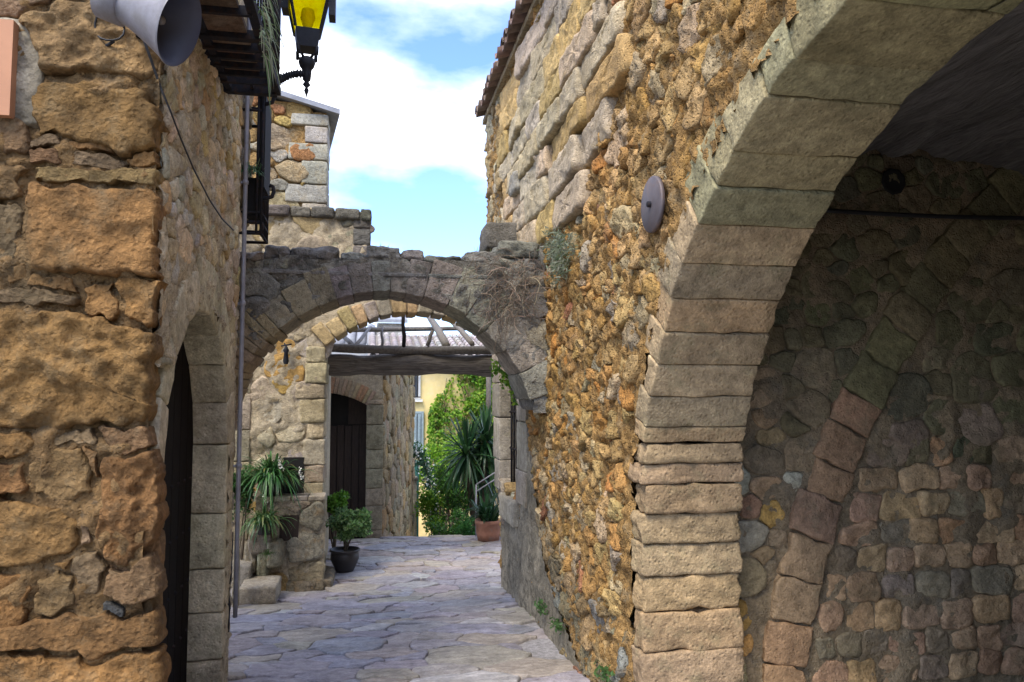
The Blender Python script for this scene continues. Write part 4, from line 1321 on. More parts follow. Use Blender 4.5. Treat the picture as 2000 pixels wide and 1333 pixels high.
# ================================================================== GARDEN WALL WITH THE PLANK DOOR
GWY = 10.30
gw = thing('garden_wall', 'garden wall with a brown plank door under a brick arch beyond the archways', 'wall', (-0.3, GWY + 0.2, gz(GWY)))
pgw = Panel((0, GWY, 0), (1, 0, 0), (0, 0, 1), (0, -1, 0))
dx1, dx0 = PX(715, 900, Y=GWY).x, PX(715, 900, Y=GWY).x - 1.15
dzt = PX(700, 772, Y=GWY).z
wx1 = PX(746, 900, Y=GWY).x
GT = PX(746, 712, Y=GWY).z
mb = MB()
mb.box((-2.2, GWY + 0.03, -0.6), (dx0, GWY + 0.4, GT))
mb.box((dx0, GWY + 0.03, dzt + 0.2), (dx1 + 0.02, GWY + 0.4, GT - 0.002))
mb.box((dx1 + 0.02, GWY + 0.03, -0.6), (wx1 - 0.01, GWY + 0.4, GT))
mb.build('wall_core', 'mort_beige', gw, False)
dcu = (dx0 + dx1) / 2
drr = 1.1
dcv = dzt + 0.03 - drr
def dlow(u):
    return dcv + math.sqrt(max(0, drr ** 2 - (u - dcu) ** 2))
sheet(gw, 'wall_mortar', pgw, (-2.2, -0.4, wx1, GT), lambda u, v: not (dx0 < u < dx1 and v < dlow(u) + 0.03), 0.05, 0.015, 'mort_beige', 6.0)
ru = random.Random(61)
z = -0.4
while z < dzt - 0.1:
    hh = ru.uniform(0.2, 0.36)
    z1 = min(z + hh, dzt - 0.06)
    block('jamb_stone', bbox8((dx1, GWY - 0.03, z + .003), (wx1 + 0.01, GWY + 0.3, z1 - .003)), 'dressed', gw, jit((0.33, 0.28, 0.20), ru, 0.12), seg=5, r=0.012, amp=0.008, so=z)
    z = z1
nb = 26
a0, a1 = math.atan2(dlow(dx0) - dcv, dx0 - 0.02 - dcu), math.atan2(dlow(dx1) - dcv, dx1 + 0.02 - dcu)
for k in range(nb):
    b0_, b1_ = a0 + (a1 - a0) * k / nb, a0 + (a1 - a0) * (k + 1) / nb
    block('brick', wedge(pgw, dcu, dcv, drr, drr + 0.21, b1_ + 0.002, b0_ - 0.002, -0.3, 0.02 + ru.uniform(0, .01)), 'brick', gw, jit(pick(ru, [(1, (0.34, 0.20, 0.11)), (3, (0.34, 0.26, 0.165))]), ru, 0.15), seg=3, r=0.006, amp=0.004, so=k)
leaf_top = PX(690, 832, Y=GWY + 0.22).z
dl = MB()
dl.box((dx0, GWY + 0.25, -0.3), (dx1, GWY + 0.27, dzt + 0.15))
dl = dl.build('door', 'dark', gw, False)
for k in range(12):
    x0 = dx0 + k * (dx1 - dx0) / 12
    m = MB()
    m.box((x0 + .005, GWY + 0.205 + 0.006 * (k % 3), -0.25), (x0 + (dx1 - dx0) / 12 - .005, GWY + 0.25, leaf_top + ru.uniform(-.004, .012)))
    m.build('plank', 'doorwood', dl, False)
m = MB()
m.box((dx1 - 0.24, GWY + 0.22, leaf_top + 0.02), (dx1 - 0.002, GWY + 0.25, dzt + 0.1))
m.build('side_panel', 'doorwood', dl, False)
# the stretch of wall that runs on down the street
e0, e1 = Vector((wx1, GWY, 0)), Vector((PX(806, 900, Y=14.6).x, 14.6, 0))
du = (e1 - e0)
LEN = du.length
du.normalize()
pw = Panel(e0, du, (0, 0, 1), (du.y, -du.x, 0))
gs = thing('garden_wall', 'tan rubble wall running down the street from the plank door', 'wall', (e0 + e1) / 2 + Vector((-.1, 0, -0.8)))
sheet(gs, 'wall_mortar', pw, (0, -2.0, LEN, GT), lambda u, v: True, 0.08, 0.02, 'mort_beige', 6.0)
V = [pw.p(u, v, w) for w in (-0.03, -0.14) for u, v in ((0, -2), (LEN, -2), (LEN, GT), (0, GT))]
mk('wall_core', V, [(0, 1, 2, 3), (7, 6, 5, 4), (0, 4, 5, 1), (1, 5, 6, 2), (2, 6, 7, 3), (3, 7, 4, 0)], 'mort_beige', gs, False)
bb = (0, -1.4, LEN, GT)
seeds = scatter(bb, lambda u, v: 0.085, ru, 5000, aniso=1.3)
lay(gs, pw, cells(seeds, bb, 1.3), lambda u, v, a_, r: jit(pick(r, [(3, (0.40, 0.31, 0.18)), (2, (0.36, 0.29, 0.19)), (1, (0.42, 0.27, 0.12))]), r, 0.2), 'rubble', ru, gap=0.006, h=(0.01, 0.05), depth=0.03, amp=0.016, n=11, limit=160)
# low pillar and green post past its end
ep = PX(806, 1000, Y=14.9)
gpz = gz(14.9)
pil = thing('gate_pillar', 'low plastered pillar at the end of the tan rubble wall', 'pillar', (ep.x, 14.9, gpz))
V, F = block_vf(bbox8((ep.x - 0.08, 14.75, gpz - 0.1), (ep.x + 0.07, 15.05, PX(806, 938, Y=14.9).z)), seg=5, r=0.02, amp=0.01)
mk('shaft', V, F, 'mort_beige', pil, True)
V, F = block_vf(bbox8((ep.x - 0.1, 14.72, PX(806, 938, Y=14.9).z + .002), (ep.x + 0.09, 15.08, PX(806, 934, Y=14.9).z + 0.02)), seg=4, r=0.01, amp=0.006)
mk('cap_stone', V, F, 'cement', pil, True)
gpost = PX(813, 1000, Y=15.2)
mb = MB()
mb.box((gpost.x - 0.045, 15.16, gz(15.2) - 0.1), (gpost.x + 0.045, 15.24, PX(813, 905, Y=15.2).z))
mb.lathe([(0.06, 0), (0.06, 0.03), (0.0, 0.06)], (gpost.x, 15.2, PX(813, 905, Y=15.2).z), n=8)
tag(mb.build('gate_post', 'greenpaint', None, False), 'narrow dark green metal post beside the low pillar', 'post')

# ================================================================== YELLOW HOUSE
YY = 18.0
yh = thing('yellow_house', 'sunny yellow house at the end of the street with bluish shutters and tiled roof', 'house', (3.0, YY + 2, gz(YY)))
EZ = PX(900, 700, Y=YY).z
mb = MB()
mb.box((0.2, YY, gz(YY) - 0.5), (6.5, YY + 6, EZ))
mb.build('wall', 'yellow', yh, False)
def yelwin(x0, y0, x1, y1, kind):
    a, b = PX(x0, y1, Y=YY), PX(x1, y0, Y=YY)
    w = bpy.data.objects.new('window', None)
    COL.objects.link(w)
    w.parent = yh
    w.location = Vector((a.x, YY, a.z)) - yh.location
    m = MB(); m.box((a.x, YY - 0.03, a.z), (b.x, YY - 0.015, b.z)); m.build('pane', 'pane' if kind != 'white' else 'white', w, False)
    m = MB()
    t = 0.05
    for q0, q1 in (((a.x - t, a.z - t), (a.x, b.z + t)), ((b.x, a.z - t), (b.x + t, b.z + t)), ((a.x, b.z), (b.x, b.z + t)), ((a.x, a.z - t), (b.x, a.z))):
        m.box((q0[0], YY - 0.06, q0[1]), (q1[0], YY - 0.005, q1[1]))
    m.build('frame', 'white' if kind != 'shut' else 'shutter', w, False)
    if kind == 'grille':
        for k in range(6):
            m = MB(); x = a.x + (b.x - a.x) * (k + .5) / 6
            m.tube([(x, YY - 0.12, a.z), (x, YY - 0.12, b.z - 0.18)], 0.010, 5); m.build('bar', 'iron', w)
        m = MB(); m.tube([(a.x - .05, YY - 0.12, b.z - 0.18), (b.x + .05, YY - 0.12, b.z - 0.18)], 0.014, 5); m.build('rail', 'iron', w)
        m = MB(); m.tube([(a.x - .05, YY - 0.12, a.z), (b.x + .05, YY - 0.12, a.z)], 0.014, 5); m.build('rail', 'iron', w)
    if kind == 'shut':
        for s in range(2):
            x0_, x1_ = a.x + (b.x - a.x) * s / 2 + .01, a.x + (b.x - a.x) * (s + 1) / 2 - .01
            m = MB(); m.box((x0_, YY - 0.07, a.z + .01), (x1_, YY - 0.035, b.z - .01)); sh = m.build('shutter', 'shutter', w, False)
            for k in range(9):
                z0 = a.z + .05 + (b.z - a.z - .1) * k / 9
                m = MB(); m.box((x0_ + .02, YY - 0.085, z0), (x1_ - .02, YY - 0.0705, z0 + .07)); m.build('slat', 'shutter', sh, False)
    m = MB(); m.box((a.x - 0.1, YY - 0.1, a.z - t - 0.06), (b.x + 0.1, YY - 0.004, a.z - t - 0.003)); m.build('sill', 'white', w, False)
yelwin(789, 716, 817, 776, 'grille')
yelwin(806, 808, 823, 878, 'shut')
yelwin(954, 716, 985, 770, 'white')
# tiled roof seen through the pergola: one slope toward the viewer
RZ = PX(860, 657, Y=YY + 3.2).z
mb = MB()
mb.add([(0.0, YY - 0.25, EZ), (6.7, YY - 0.25, EZ), (6.7, YY + 3.2, RZ), (0.0, YY + 3.2, RZ), (0.0, YY + 6.4, EZ), (6.7, YY + 6.4, EZ)], [(0, 1, 2, 3), (3, 2, 5, 4), (0, 4, 5, 1)])
rf = mb.build('roof', 'tile', yh, False)
a_ = rf.data.color_attributes.new('col', 'FLOAT_COLOR', 'POINT')
a_.data.foreach_set('color', [0.3, 0.27, 0.25, 1] * 6)
mb = MB()
sl = math.hypot(3.45, RZ - EZ)
rdir = Vector((0, 3.45 / sl, (RZ - EZ) / sl))
for i in range(36):
    x = 0.1 + i * 0.185
    for k in range(9):
        o = Vector((x, YY - 0.28, EZ)) + rdir * (k * sl / 9)
        q = o + rdir * (sl / 9 + 0.04)
        V = []
        for p_, r_ in ((o, 0.085), (q, 0.07)):
            for t in range(5):
                an = math.pi * t / 4
                V.append(p_ + Vector((r_ * math.cos(an), -0.25 * r_ * math.sin(an), r_ * math.sin(an) + 0.012)))
        mb.add(V, [(t, t + 1, 6 + t, 5 + t) for t in range(4)], jit((0.33, 0.29, 0.27), ru, 0.25))
o = mb.build('roof_tiles', 'tile', rf, True, True)
o['kind'] = 'stuff'
# stone house behind, left of the yellow one
bhs = thing('stone_house', 'grey stone house with a tiled lean-to far behind the pergola', 'house', (-1.2, 24, gz(24)))
p0, p1 = PX(736, 700, Y=23), PX(786, 632, Y=23)
mb = MB(); mb.box((p0.x, 23, gz(23) - .3), (p1.x, 26, p1.z)); mb.build('wall', stone_mat('far_wall', grain=6, bump=0.6, dist=0.05, fixed=(0.34, 0.32, 0.28), contrast=1.5), bhs, False)
mb = MB()
mb.add([(p0.x - .15, 22.85, p1.z), (p1.x + .15, 22.85, p1.z), (p1.x + .15, 26.1, p1.z + .9), (p0.x - .15, 26.1, p1.z + .9), (p0.x - .15, 22.85, p1.z + .1), (p1.x + .15, 22.85, p1.z + .1), (p1.x + .15, 26.1, p1.z + 1.0), (p0.x - .15, 26.1, p1.z + 1.0)],
       [(3, 2, 1, 0), (4, 5, 6, 7), (0, 1, 5, 4), (1, 2, 6, 5), (2, 3, 7, 6), (3, 0, 4, 7)])
mb.build('roof', 'slate', bhs, False)
q0, q1 = PX(640, 700, Y=24), PX(736, 676, Y=24)
mb = MB(); mb.box((q0.x - 3, 24, gz(23) - .3), (q1.x, 27, q1.z)); mb.build('lean_to_wall', 'white', bhs, False)
mb = MB()
for k in range(14):
    xx = q0.x - 3 + (q1.x - q0.x + 3) * (k + .5) / 14
    w_ = (q1.x - q0.x + 3) / 28
    mb.tube([(xx, 23.8, q1.z + .04), (xx, 26.5, q1.z + 0.75)], w_, 8)
mb.build('lean_to_roof', 'slate', bhs)

# ================================================================== STEPS AND POST BY THE LEFT WALL
ru = random.Random(71)
sz = gz(6.95)
def pstep(name, label, x0, x1, ytop, ybot, Yf, depth, col, group=None):
    a, b = PX(x0, ybot, Y=Yf), PX(x1, ytop, Y=Yf)
    V, F = block_vf(bbox8((a.x, Yf, a.z - 0.02), (b.x, Yf + depth, b.z)), seg=8, r=0.022, amp=0.016, freq=7, so=x0)
    tag(mk(name, V, F, 'ashlar', None, True, col), label, 'step')
pstep('stone_step', 'low squared stone step on the paving below the plant ledge', 463, 540, 1146, 1180, 6.95, 0.42, (0.36, 0.31, 0.235))
pstep('stone_step', 'upper stone step half hidden beside the grey drainpipe', 440, 490, 1104, 1146, 7.28, 0.30, (0.33, 0.30, 0.25))
rk = [(500, 1070, 523, 1130), (474, 1062, 500, 1100), (520, 1058, 552, 1085), (486, 1040, 530, 1062)]
labs = ['rough upright rubble stone behind the low step', 'rounded rubble stone above the upper step', 'rubble stone right of the others under the lower plant', 'topmost rubble stone holding the lower plant pot']
for (x0, y0, x1, y1), lb in zip(rk, labs):
    a, b = PX(x0, y1, Y=7.40), PX(x1, y0, Y=7.40)
    V, F = block_vf(bbox8((a.x, 7.40 + ru.uniform(-.03, .03), a.z - 0.12), (b.x, 7.78, b.z)), seg=7, r=0.05, amp=0.03, freq=7, so=x0)
    tag(mk('rubble_stone', V, F, 'rubble', None, True, jit((0.32, 0.28, 0.20), ru, 0.12)), lb, 'stone', 'loose stones by the steps')
p_ = PX(461, 1178, Y=6.85)
V, F = block_vf(bbox8((p_.x - 0.03, 6.82, p_.z - 0.03), (p_.x + 0.022, 6.88, PX(461, 1072, Y=6.85).z)), seg=5, r=0.01, amp=0.004)
tag(mk('guard_post', V, F, 'dressed', None, True, (0.34, 0.29, 0.2)), 'short pale stone post beside the steps and drainpipe', 'post')

# ================================================================== PLANTS
def strap_leaf(mb, base, az, length, width, lift, droop, col, n=7, twist=0.0):
    """one long arching leaf"""
    d = Vector((math.cos(az), math.sin(az), 0))
    side = Vector((-math.sin(az), math.cos(az), 0))
    V, F = [], []
    for k in range(n + 1):
        t = k / n
        s = length * t
        out_ = s * math.cos(lift) * (1 - 0.15 * t)
        hgt = s * math.sin(lift) - droop * length * t * t
        w = width * (0.55 + 0.9 * t) * (1 - t) ** 0.55 * 1.1 if t < 1 else 0.0
        c = base + d * out_ + Vector((0, 0, hgt))
        V += [c - side * w + Vector((0, 0, w * 0.45)), c, c + side * w + Vector((0, 0, w * 0.45))]
    for k in range(n):
        a = k * 3
        F += [(a, a + 1, a + 4, a + 3), (a + 1, a + 2, a + 5, a + 4)]
    mb.add(V, F, col)
def leaf(mb, p, d, nrm, l, w, col):
    side = d.cross(nrm)
    if side.length < 1e-5:
        side = d.orthogonal()
    side.normalize()
    up_ = side.cross(d).normalized()
    mb.add([p, p + d * l * 0.45 + side * w - up_ * w * 0.25, p + d * l, p + d * l * 0.45 - side * w - up_ * w * 0.25, p + d * l * 0.5 + up_ * w * 0.15],
           [(0, 1, 4), (1, 2, 4), (2, 3, 4), (3, 0, 4)], col)
def rdirv(r):
    while True:
        v = Vector((r.uniform(-1, 1), r.uniform(-1, 1), r.uniform(-1, 1)))
        if 0.05 < v.length < 1:
            return v.normalized()
GREENS = [(3, (0.045, 0.11, 0.022)), (3, (0.065, 0.15, 0.03)), (2, (0.03, 0.075, 0.02)), (1, (0.11, 0.19, 0.04))]
def bush(mb, c, rad, count, size, r, table=GREENS, clumps=14, flat=1.0):
    c = Vector(c)
    cl = []
    for _ in range(clumps):
        v = rdirv(r)
        k = r.uniform(0.35, 1.0)
        cl.append((Vector((v.x * rad[0] * k, v.y * rad[1] * k, v.z * rad[2] * k * flat)), r.uniform(0.25, 0.45)))
    for i in range(count):
        q, s = cl[r.randrange(clumps)]
        v = rdirv(r) * (r.random() ** 0.4)
        p = c + q + Vector((v.x * rad[0] * s, v.y * rad[1] * s, v.z * rad[2] * s))
        d = (rdirv(r) + v * 0.8 + Vector((0, 0, 0.15))).normalized()
        leaf(mb, p, d, rdirv(r), size * r.uniform(0.7, 1.3), size * r.uniform(0.28, 0.4), jit(pick(r, table), r, 0.25, 0.08))
def pot_profile(r0, r1, h, lip=0.02):
    return [(0.0, 0.0), (r0, 0.0), (r0 * 1.12, h * 0.12), (r1 * 1.0, h * 0.55), (r1 * 0.985, h * 0.80), (r1 * 0.94, h * 0.88), (r1 * 1.06, h * 0.92), (r1 * 1.07, h), (r1 * 0.95, h), (r1 * 0.92, h * 0.86), (0.0, h * 0.85)]
def stems(mb, base, tips, r, r0, rr):
    for tp in tips:
        m1 = base.lerp(tp, 0.4) + Vector((rr.uniform(-.02, .02), rr.uniform(-.02, .02), 0.01))
        mb.tube([base, m1, tp], [r0, r0 * 0.7, r0 * 0.3], 6)

# clipped bush in a dark pot
ru = random.Random(81)
pb_ = PX(673, 1117, Z=gz(8.05))
pot = thing('potted_bush', 'small leafy bush in a dark glazed pot at the corner of the second arch', 'plant', (pb_.x, pb_.y, gz(pb_.y)))
PR = 27 / 1500 * pb_.y
mb = MB(); mb.lathe(pot_profile(PR * 0.62, PR * 0.98, PR * 1.48), (pb_.x, pb_.y, gz(pb_.y) + .012), n=28)
mb.build('pot', 'blackpot', pot)
bc = PX(683, 1020, Y=pb_.y)
sb = Vector((pb_.x, pb_.y, gz(pb_.y) + PR * 1.25))
mb = MB()
stems(mb, sb, [bc + Vector((ru.uniform(-.12, .12), ru.uniform(-.1, .1), ru.uniform(-.06, .06))) for _ in range(9)], 0, 0.011, ru)
mb.build('stem', 'bark', pot)
mb = MB()
bush(mb, bc, (0.215, 0.19, 0.155), 4600, 0.036, ru, [(3, (0.11, 0.21, 0.075)), (3, (0.16, 0.27, 0.09)), (2, (0.05, 0.11, 0.035)), (1, (0.19, 0.26, 0.11))], 34)
mb.build('foliage', 'leaf', pot, True, True)
# bright shrub behind it against the house corner
bs = PX(655, 985, Y=9.0)
sh = thing('shrub', 'bright green shrub behind the potted bush beside the plank door', 'shrub', (bs.x, 9.0, gz(9.0)))
mb = MB(); stems(mb, Vector((bs.x, 9.0, gz(9.0))), [bs + rdirv(ru) * 0.1 for _ in range(6)], 0, 0.012, ru); mb.build('stem', 'bark', sh)
mb = MB(); bush(mb, bs, (0.15, 0.14, 0.16), 1500, 0.045, ru, [(3, (0.08, 0.20, 0.02)), (2, (0.12, 0.25, 0.03)), (1, (0.05, 0.12, 0.02))], 16); mb.build('foliage', 'leaf', sh, True, True)
# shrub glimpsed beside the drainpipe
bs = PX(466, 962, Y=7.5)
sh = thing('shrub', 'small dark shrub glimpsed beside the grey drainpipe', 'shrub', (bs.x, 7.5, gz(7.5)))
mb = MB(); stems(mb, Vector((bs.x, 7.55, gz(7.5))), [bs + rdirv(ru) * 0.1 for _ in range(5)], 0, 0.01, ru); mb.build('stem', 'bark', sh)
mb = MB(); bush(mb, bs, (0.12, 0.1, 0.22), 1300, 0.036, ru, [(3, (0.045, 0.11, 0.03)), (2, (0.08, 0.16, 0.05))], 18); mb.build('foliage', 'leaf', sh, True, True)
# two arching strap-leaf plants
def strap_plant(label, base, n, lmin, lmax, r, table, flowers, potr):
    t = thing('strap_leaf_plant', label, 'plant', base)
    mb = MB(); mb.lathe(pot_profile(potr * 0.75, potr, potr * 1.2), base, n=18); mb.build('pot', 'blackpot', t)
    c = Vector(base) + Vector((0, 0, potr * 1.1))
    mb = MB()
    for k in range(n):
        az = r.uniform(0, 2 * math.pi)
        if r.random() < 0.5:
            az = r.uniform(math.pi * 1.05, math.pi * 1.95)
        strap_leaf(mb, c + Vector((r.uniform(-.05, .05), r.uniform(-.04, .04), 0)), az, r.uniform(lmin, lmax), r.uniform(0.007, 0.012), r.uniform(0.65, 1.5), r.uniform(0.45, 1.1), jit(pick(r, table), r, 0.3, 0.08), 9)
    mb.build('leaves', 'leafgloss', t, True, True)
    for fx_, fy_ in flowers:
        p = PX(fx_, fy_, Y=base[1] - 0.2)
        m = MB()
        for q in range(26):
            s = q / 25
            pc = p + Vector((0.03 * s + r.uniform(-.012, .012), r.uniform(-.012, .012), 0.05 - 0.11 * s))
            leaf(m, pc, rdirv(r), rdirv(r), 0.022, 0.009, (1, 1, 1))
        m.build('flower_spike', 'flower', t)
    return t
SG = [(3, (0.03, 0.10, 0.026)), (3, (0.06, 0.16, 0.045)), (1.5, (0.13, 0.25, 0.09)), (1, (0.02, 0.05, 0.015)), (0.4, (0.20, 0.19, 0.06))]
b1 = PX(530, 962, Y=SY - 0.14)
strap_plant('large arching strap-leaf plant with white flower spikes on the stone ledge', (b1.x, SY - 0.15, PZ + 0.002), 330, 0.40, 0.72, ru, SG, [(544, 905), (584, 925), (513, 975)], 0.09)
b2 = PX(516, 1040, Y=7.42)
strap_plant('smaller pale strap-leaf plant below the stone ledge', (b2.x, 7.42, b2.z - 0.02), 170, 0.26, 0.48, ru, [(2, (0.06, 0.13, 0.04)), (2, (0.12, 0.20, 0.08)), (1, (0.16, 0.17, 0.06)), (1, (0.03, 0.07, 0.02))], [], 0.07)
b3 = PX(524, 1084, Y=7.34)
t = thing('grass_tuft', 'little grass tuft growing between the stones above the low step', 'grass tuft', b3)
mb = MB()
for k in range(60):
    strap_leaf(mb, b3 + Vector((ru.uniform(-.02, .02), 0, 0)), ru.uniform(math.pi, 2 * math.pi), ru.uniform(0.06, 0.15), 0.003, ru.uniform(0.5, 1.4), ru.uniform(0.3, 0.9), jit((0.08, 0.15, 0.04), ru, 0.3), 5)
mb.build('blades', 'leaf', t, True, True)

# big leafy plant in the terracotta pot at the crest
tp = PX(954, 1057, Z=gz(9.6))
tpz = gz(tp.y)
tpot = thing('potted_plant', 'dark broad-leaf plant in a terracotta pot at the crest of the street', 'plant', (tp.x, tp.y, tpz))
TR = 24 / 1500 * tp.y * 1.05
mb = MB(); mb.lathe([(0, 0), (TR * 0.82, 0), (TR * 0.95, TR * 0.6), (TR * 1.0, TR * 1.25), (TR * 1.06, TR * 1.3), (TR * 1.06, TR * 1.55), (TR * 0.92, TR * 1.55), (TR * 0.9, TR * 1.4), (0, TR * 1.38)], (tp.x, tp.y, tpz + 0.012), n=30)
mb.build('pot', 'terracotta', tpot)
mb = MB()
tb = Vector((tp.x, tp.y, tpz + TR * 1.45))
for k in range(70):
    strap_leaf(mb, tb + Vector((ru.uniform(-.08, .08), ru.uniform(-.08, .08), 0)), ru.uniform(0, 6.28), ru.uniform(0.28, 0.62), ru.uniform(0.020, 0.036), ru.uniform(0.7, 1.45), ru.uniform(0.2, 0.8), jit(pick(ru, [(4, (0.018, 0.05, 0.018)), (2, (0.03, 0.085, 0.03)), (0.4, (0.2, 0.27, 0.22))]), ru, 0.3), 8)
mb.build('leaves', 'leafgloss', tpot, True, True)
# yucca behind it
yb = PX(935, 1040, Y=10.9)
yu = thing('yucca', 'tall yucca with dark sword leaves left of the barred window', 'yucca', (yb.x, 10.9, gz(10.9)))
heads = [PX(950, 858, Y=10.9), PX(912, 880, Y=10.7), PX(940, 905, Y=11.0)]
mb = MB()
for hd in heads:
    mb.tube([(yb.x, 10.9, gz(10.9) - .05), (yb.x * 0.5 + hd.x * 0.5, 10.9, hd.z - 0.7), (hd.x, hd.y, hd.z)], [0.06, 0.05, 0.04], 8)
mb.build('trunk', 'bark', yu)
mb = MB()
for hi, hd in enumerate(heads):
    for k in range(120):
        lift = ru.uniform(-1.1, 1.45)
        strap_leaf(mb, hd + Vector((0, 0, ru.uniform(-.12, .05))), ru.uniform(0, 6.28), ru.uniform(0.45, 0.68), ru.uniform(0.020, 0.030), lift, 0.12 if lift > 0.5 else 0.22, jit(pick(ru, [(3, (0.018, 0.055, 0.022)), (2, (0.035, 0.09, 0.03)), (1, (0.06, 0.12, 0.05))]), ru, 0.3), 5)
mb.build('leaves', 'leafgloss', yu, True, True)
# round shrub left of the terracotta pot
bs = PX(916, 1034, Y=10.3)
sh = thing('shrub', 'rounded fine-leaved green shrub left of the terracotta pot', 'shrub', (bs.x, 10.3, gz(10.3)))
mb = MB(); stems(mb, Vector((bs.x, 10.3, gz(10.3))), [bs + rdirv(ru) * 0.08 for _ in range(6)], 0, 0.008, ru); mb.build('stem', 'bark', sh)
mb = MB(); bush(mb, bs + Vector((0, 0, -0.03)), (0.15, 0.12, 0.17), 2200, 0.028, ru, [(3, (0.035, 0.13, 0.03)), (2, (0.06, 0.19, 0.04))], 20); mb.build('foliage', 'leaf', sh, True, True)
# shrubs down in the garden
BR = [(3, (0.13, 0.27, 0.02)), (3, (0.20, 0.34, 0.03)), (1.5, (0.07, 0.17, 0.02)), (1, (0.28, 0.40, 0.05))]
DK = [(3, (0.05, 0.14, 0.025)), (2, (0.085, 0.20, 0.03)), (2, (0.03, 0.08, 0.02))]
for lb, x, y, Y, rad, cnt, sz_, tb_ in [
    ('bright garden shrub below the shuttered window of the yellow house', 862, 905, 16.4, (0.55, 0.5, 0.5), 3200, 0.075, BR),
    ('dense dark green garden shrub left of the yucca', 892, 960, 14.0, (0.42, 0.4, 0.5), 3200, 0.06, DK),
    ('leafy garden shrub at the foot of the green post', 850, 985, 14.6, (0.30, 0.3, 0.48), 2200, 0.055, BR),
    ('shadowed low garden shrub just past the crest of the street', 880, 1030, 12.8, (0.45, 0.3, 0.26), 1800, 0.05, DK)]:
    c = PX(x, y, Y=Y)
    t = thing('garden_shrub', lb, 'shrub', (c.x, Y, gz(Y)), 'shrubs in the lower garden')
    mb = MB(); stems(mb, Vector((c.x, Y, gz(Y) - .05)), [c + Vector((ru.uniform(-.7, .7) * rad[0], ru.uniform(-.4, .4) * rad[1], ru.uniform(-.3, .4) * rad[2])) for _ in range(9)], 0, 0.022, ru); mb.build('stem', 'bark', t)
    mb = MB(); bush(mb, c, rad, cnt, sz_, ru, tb_, 24); mb.build('foliage', 'leaf', t, True, True)
# climber over the yellow facade
vt = thing('climbing_vine', 'sunlit yellow-green climbing vine spreading over the yellow house front', 'vine', (2.2, YY - 0.3, gz(YY)))
vine_px = [(852, 920), (836, 850), (838, 800), (860, 765), (880, 735), (900, 700), (960, 700), (985, 760), (985, 900), (960, 960), (880, 980)]
vq = [(PX(x, y, Y=YY).x, PX(x, y, Y=YY).z) for x, y in vine_px]
mb = MB()
n = 0
while n < 9500:
    x, z = ru.uniform(1.2, 3.6), ru.uniform(-1.6, 2.9)
    if not inpoly(x, z, vq):
        continue
    dens = fr((x * 1.2, z * 1.2, 7), 1.4, 4)
    thin = max(0.0, (z - 1.2) * 0.35)
    if dens < -0.18 + thin and ru.random() < 0.9:
        continue
    dep = 0.05 + ru.random() * (0.16 + 0.24 * max(0, dens))
    leaf(mb, Vector((x, YY - dep, z)), (rdirv(ru) + Vector((0, -0.3, -0.9))).normalized(), (rdirv(ru) * 0.7 + Vector((0, -1, 0.5))).normalized(), ru.uniform(0.06, 0.11), ru.uniform(0.022, 0.04),
         jit(pick(ru, BR + [(1.0 + 2 * thin, (0.32, 0.36, 0.08))]), ru, 0.25, 0.08))
    n += 1
mb.build('leaves', 'leafsun', vt, True, True)
mb = MB()
for k in range(14):
    x = ru.uniform(1.7, 3.0)
    mb.tube([(x + 0.25 * math.sin(q * 0.9 + k) * q / 8, YY - 0.03, gz(YY) + (2.0 - gz(YY)) * q / 8) for q in range(9)], [0.022 - 0.002 * q for q in range(9)], 5)
mb.build('stem', 'bark', vt)
# white-flowering creeper hanging over the pillar
ht = thing('flowering_creeper', 'creeper with tiny white flowers cascading beside the green post', 'creeper', (PX(828, 1030, Y=14.8).x, 14.8, gz(14.8)))
mb, mf = MB(), MB()
spine = [(800, 885), (812, 880), (826, 900), (836, 930), (845, 970), (852, 1005), (856, 1030)]
ms = MB(); ms.tube([PX(x, y, Y=14.75) for x, y in spine] + [Vector((PX(850, 1040, Y=14.75).x, 14.75, gz(14.75)))], 0.015, 5)
ms.build('stem', 'bark', ht)
for k in range(1700):
    s = ru.uniform(0, len(spine) - 1.01)
    i = int(s)
    x = spine[i][0] + (spine[i + 1][0] - spine[i][0]) * (s - i) + ru.gauss(0, 7)
    y = spine[i][1] + (spine[i + 1][1] - spine[i][1]) * (s - i) + ru.gauss(0, 9)
    p = PX(x, y, Y=14.75 + ru.uniform(-.15, .12))
    if ru.random() < 0.16:
        leaf(mf, p + Vector((0, -0.05, 0)), rdirv(ru), Vector((0, -1, 0.4)), 0.042, 0.02, (1, 1, 1))
    else:
        leaf(mb, p, rdirv(ru), rdirv(ru), 0.055, 0.022, jit(pick(ru, [(2, (0.03, 0.09, 0.045)), (2, (0.06, 0.14, 0.06))]), ru, 0.25))
mb.build('leaves', 'leaf', ht, True, True)
mf.build('flowers', 'flower', ht)['kind'] = 'stuff'
# spray of fresh leaves by the window top
st = thing('leaf_spray', 'fresh green sprig hanging beside the barred window under the arch', 'sprig', PX(985, 735, Y=6.2))
mb, ms = MB(), MB()
for bx0, by0, bx1, by1 in ((1030, 730, 962, 716), (1030, 725, 985, 745), (1028, 735, 1008, 775), (1030, 720, 995, 700)):
    a, b = PX(bx0, by0, Y=6.15), PX(bx1, by1, Y=6.1)
    a.x = min(a.x, RX)
    ms.tube([a, a.lerp(b, 0.5) + Vector((0, 0, 0.03)), b], [0.006, 0.004, 0.002], 5)
    for k in range(150):
        p = a.lerp(b, ru.uniform(0.2, 1)) + rdirv(ru) * 0.055
        leaf(mb, p, (rdirv(ru) + Vector((0, 0, -.4))).normalized(), rdirv(ru), ru.uniform(0.035, 0.055), 0.013, jit(pick(ru, BR), ru, 0.25))
ms.build('stem', 'bark', st)
mb.build('leaves', 'leaf', st, True, True)
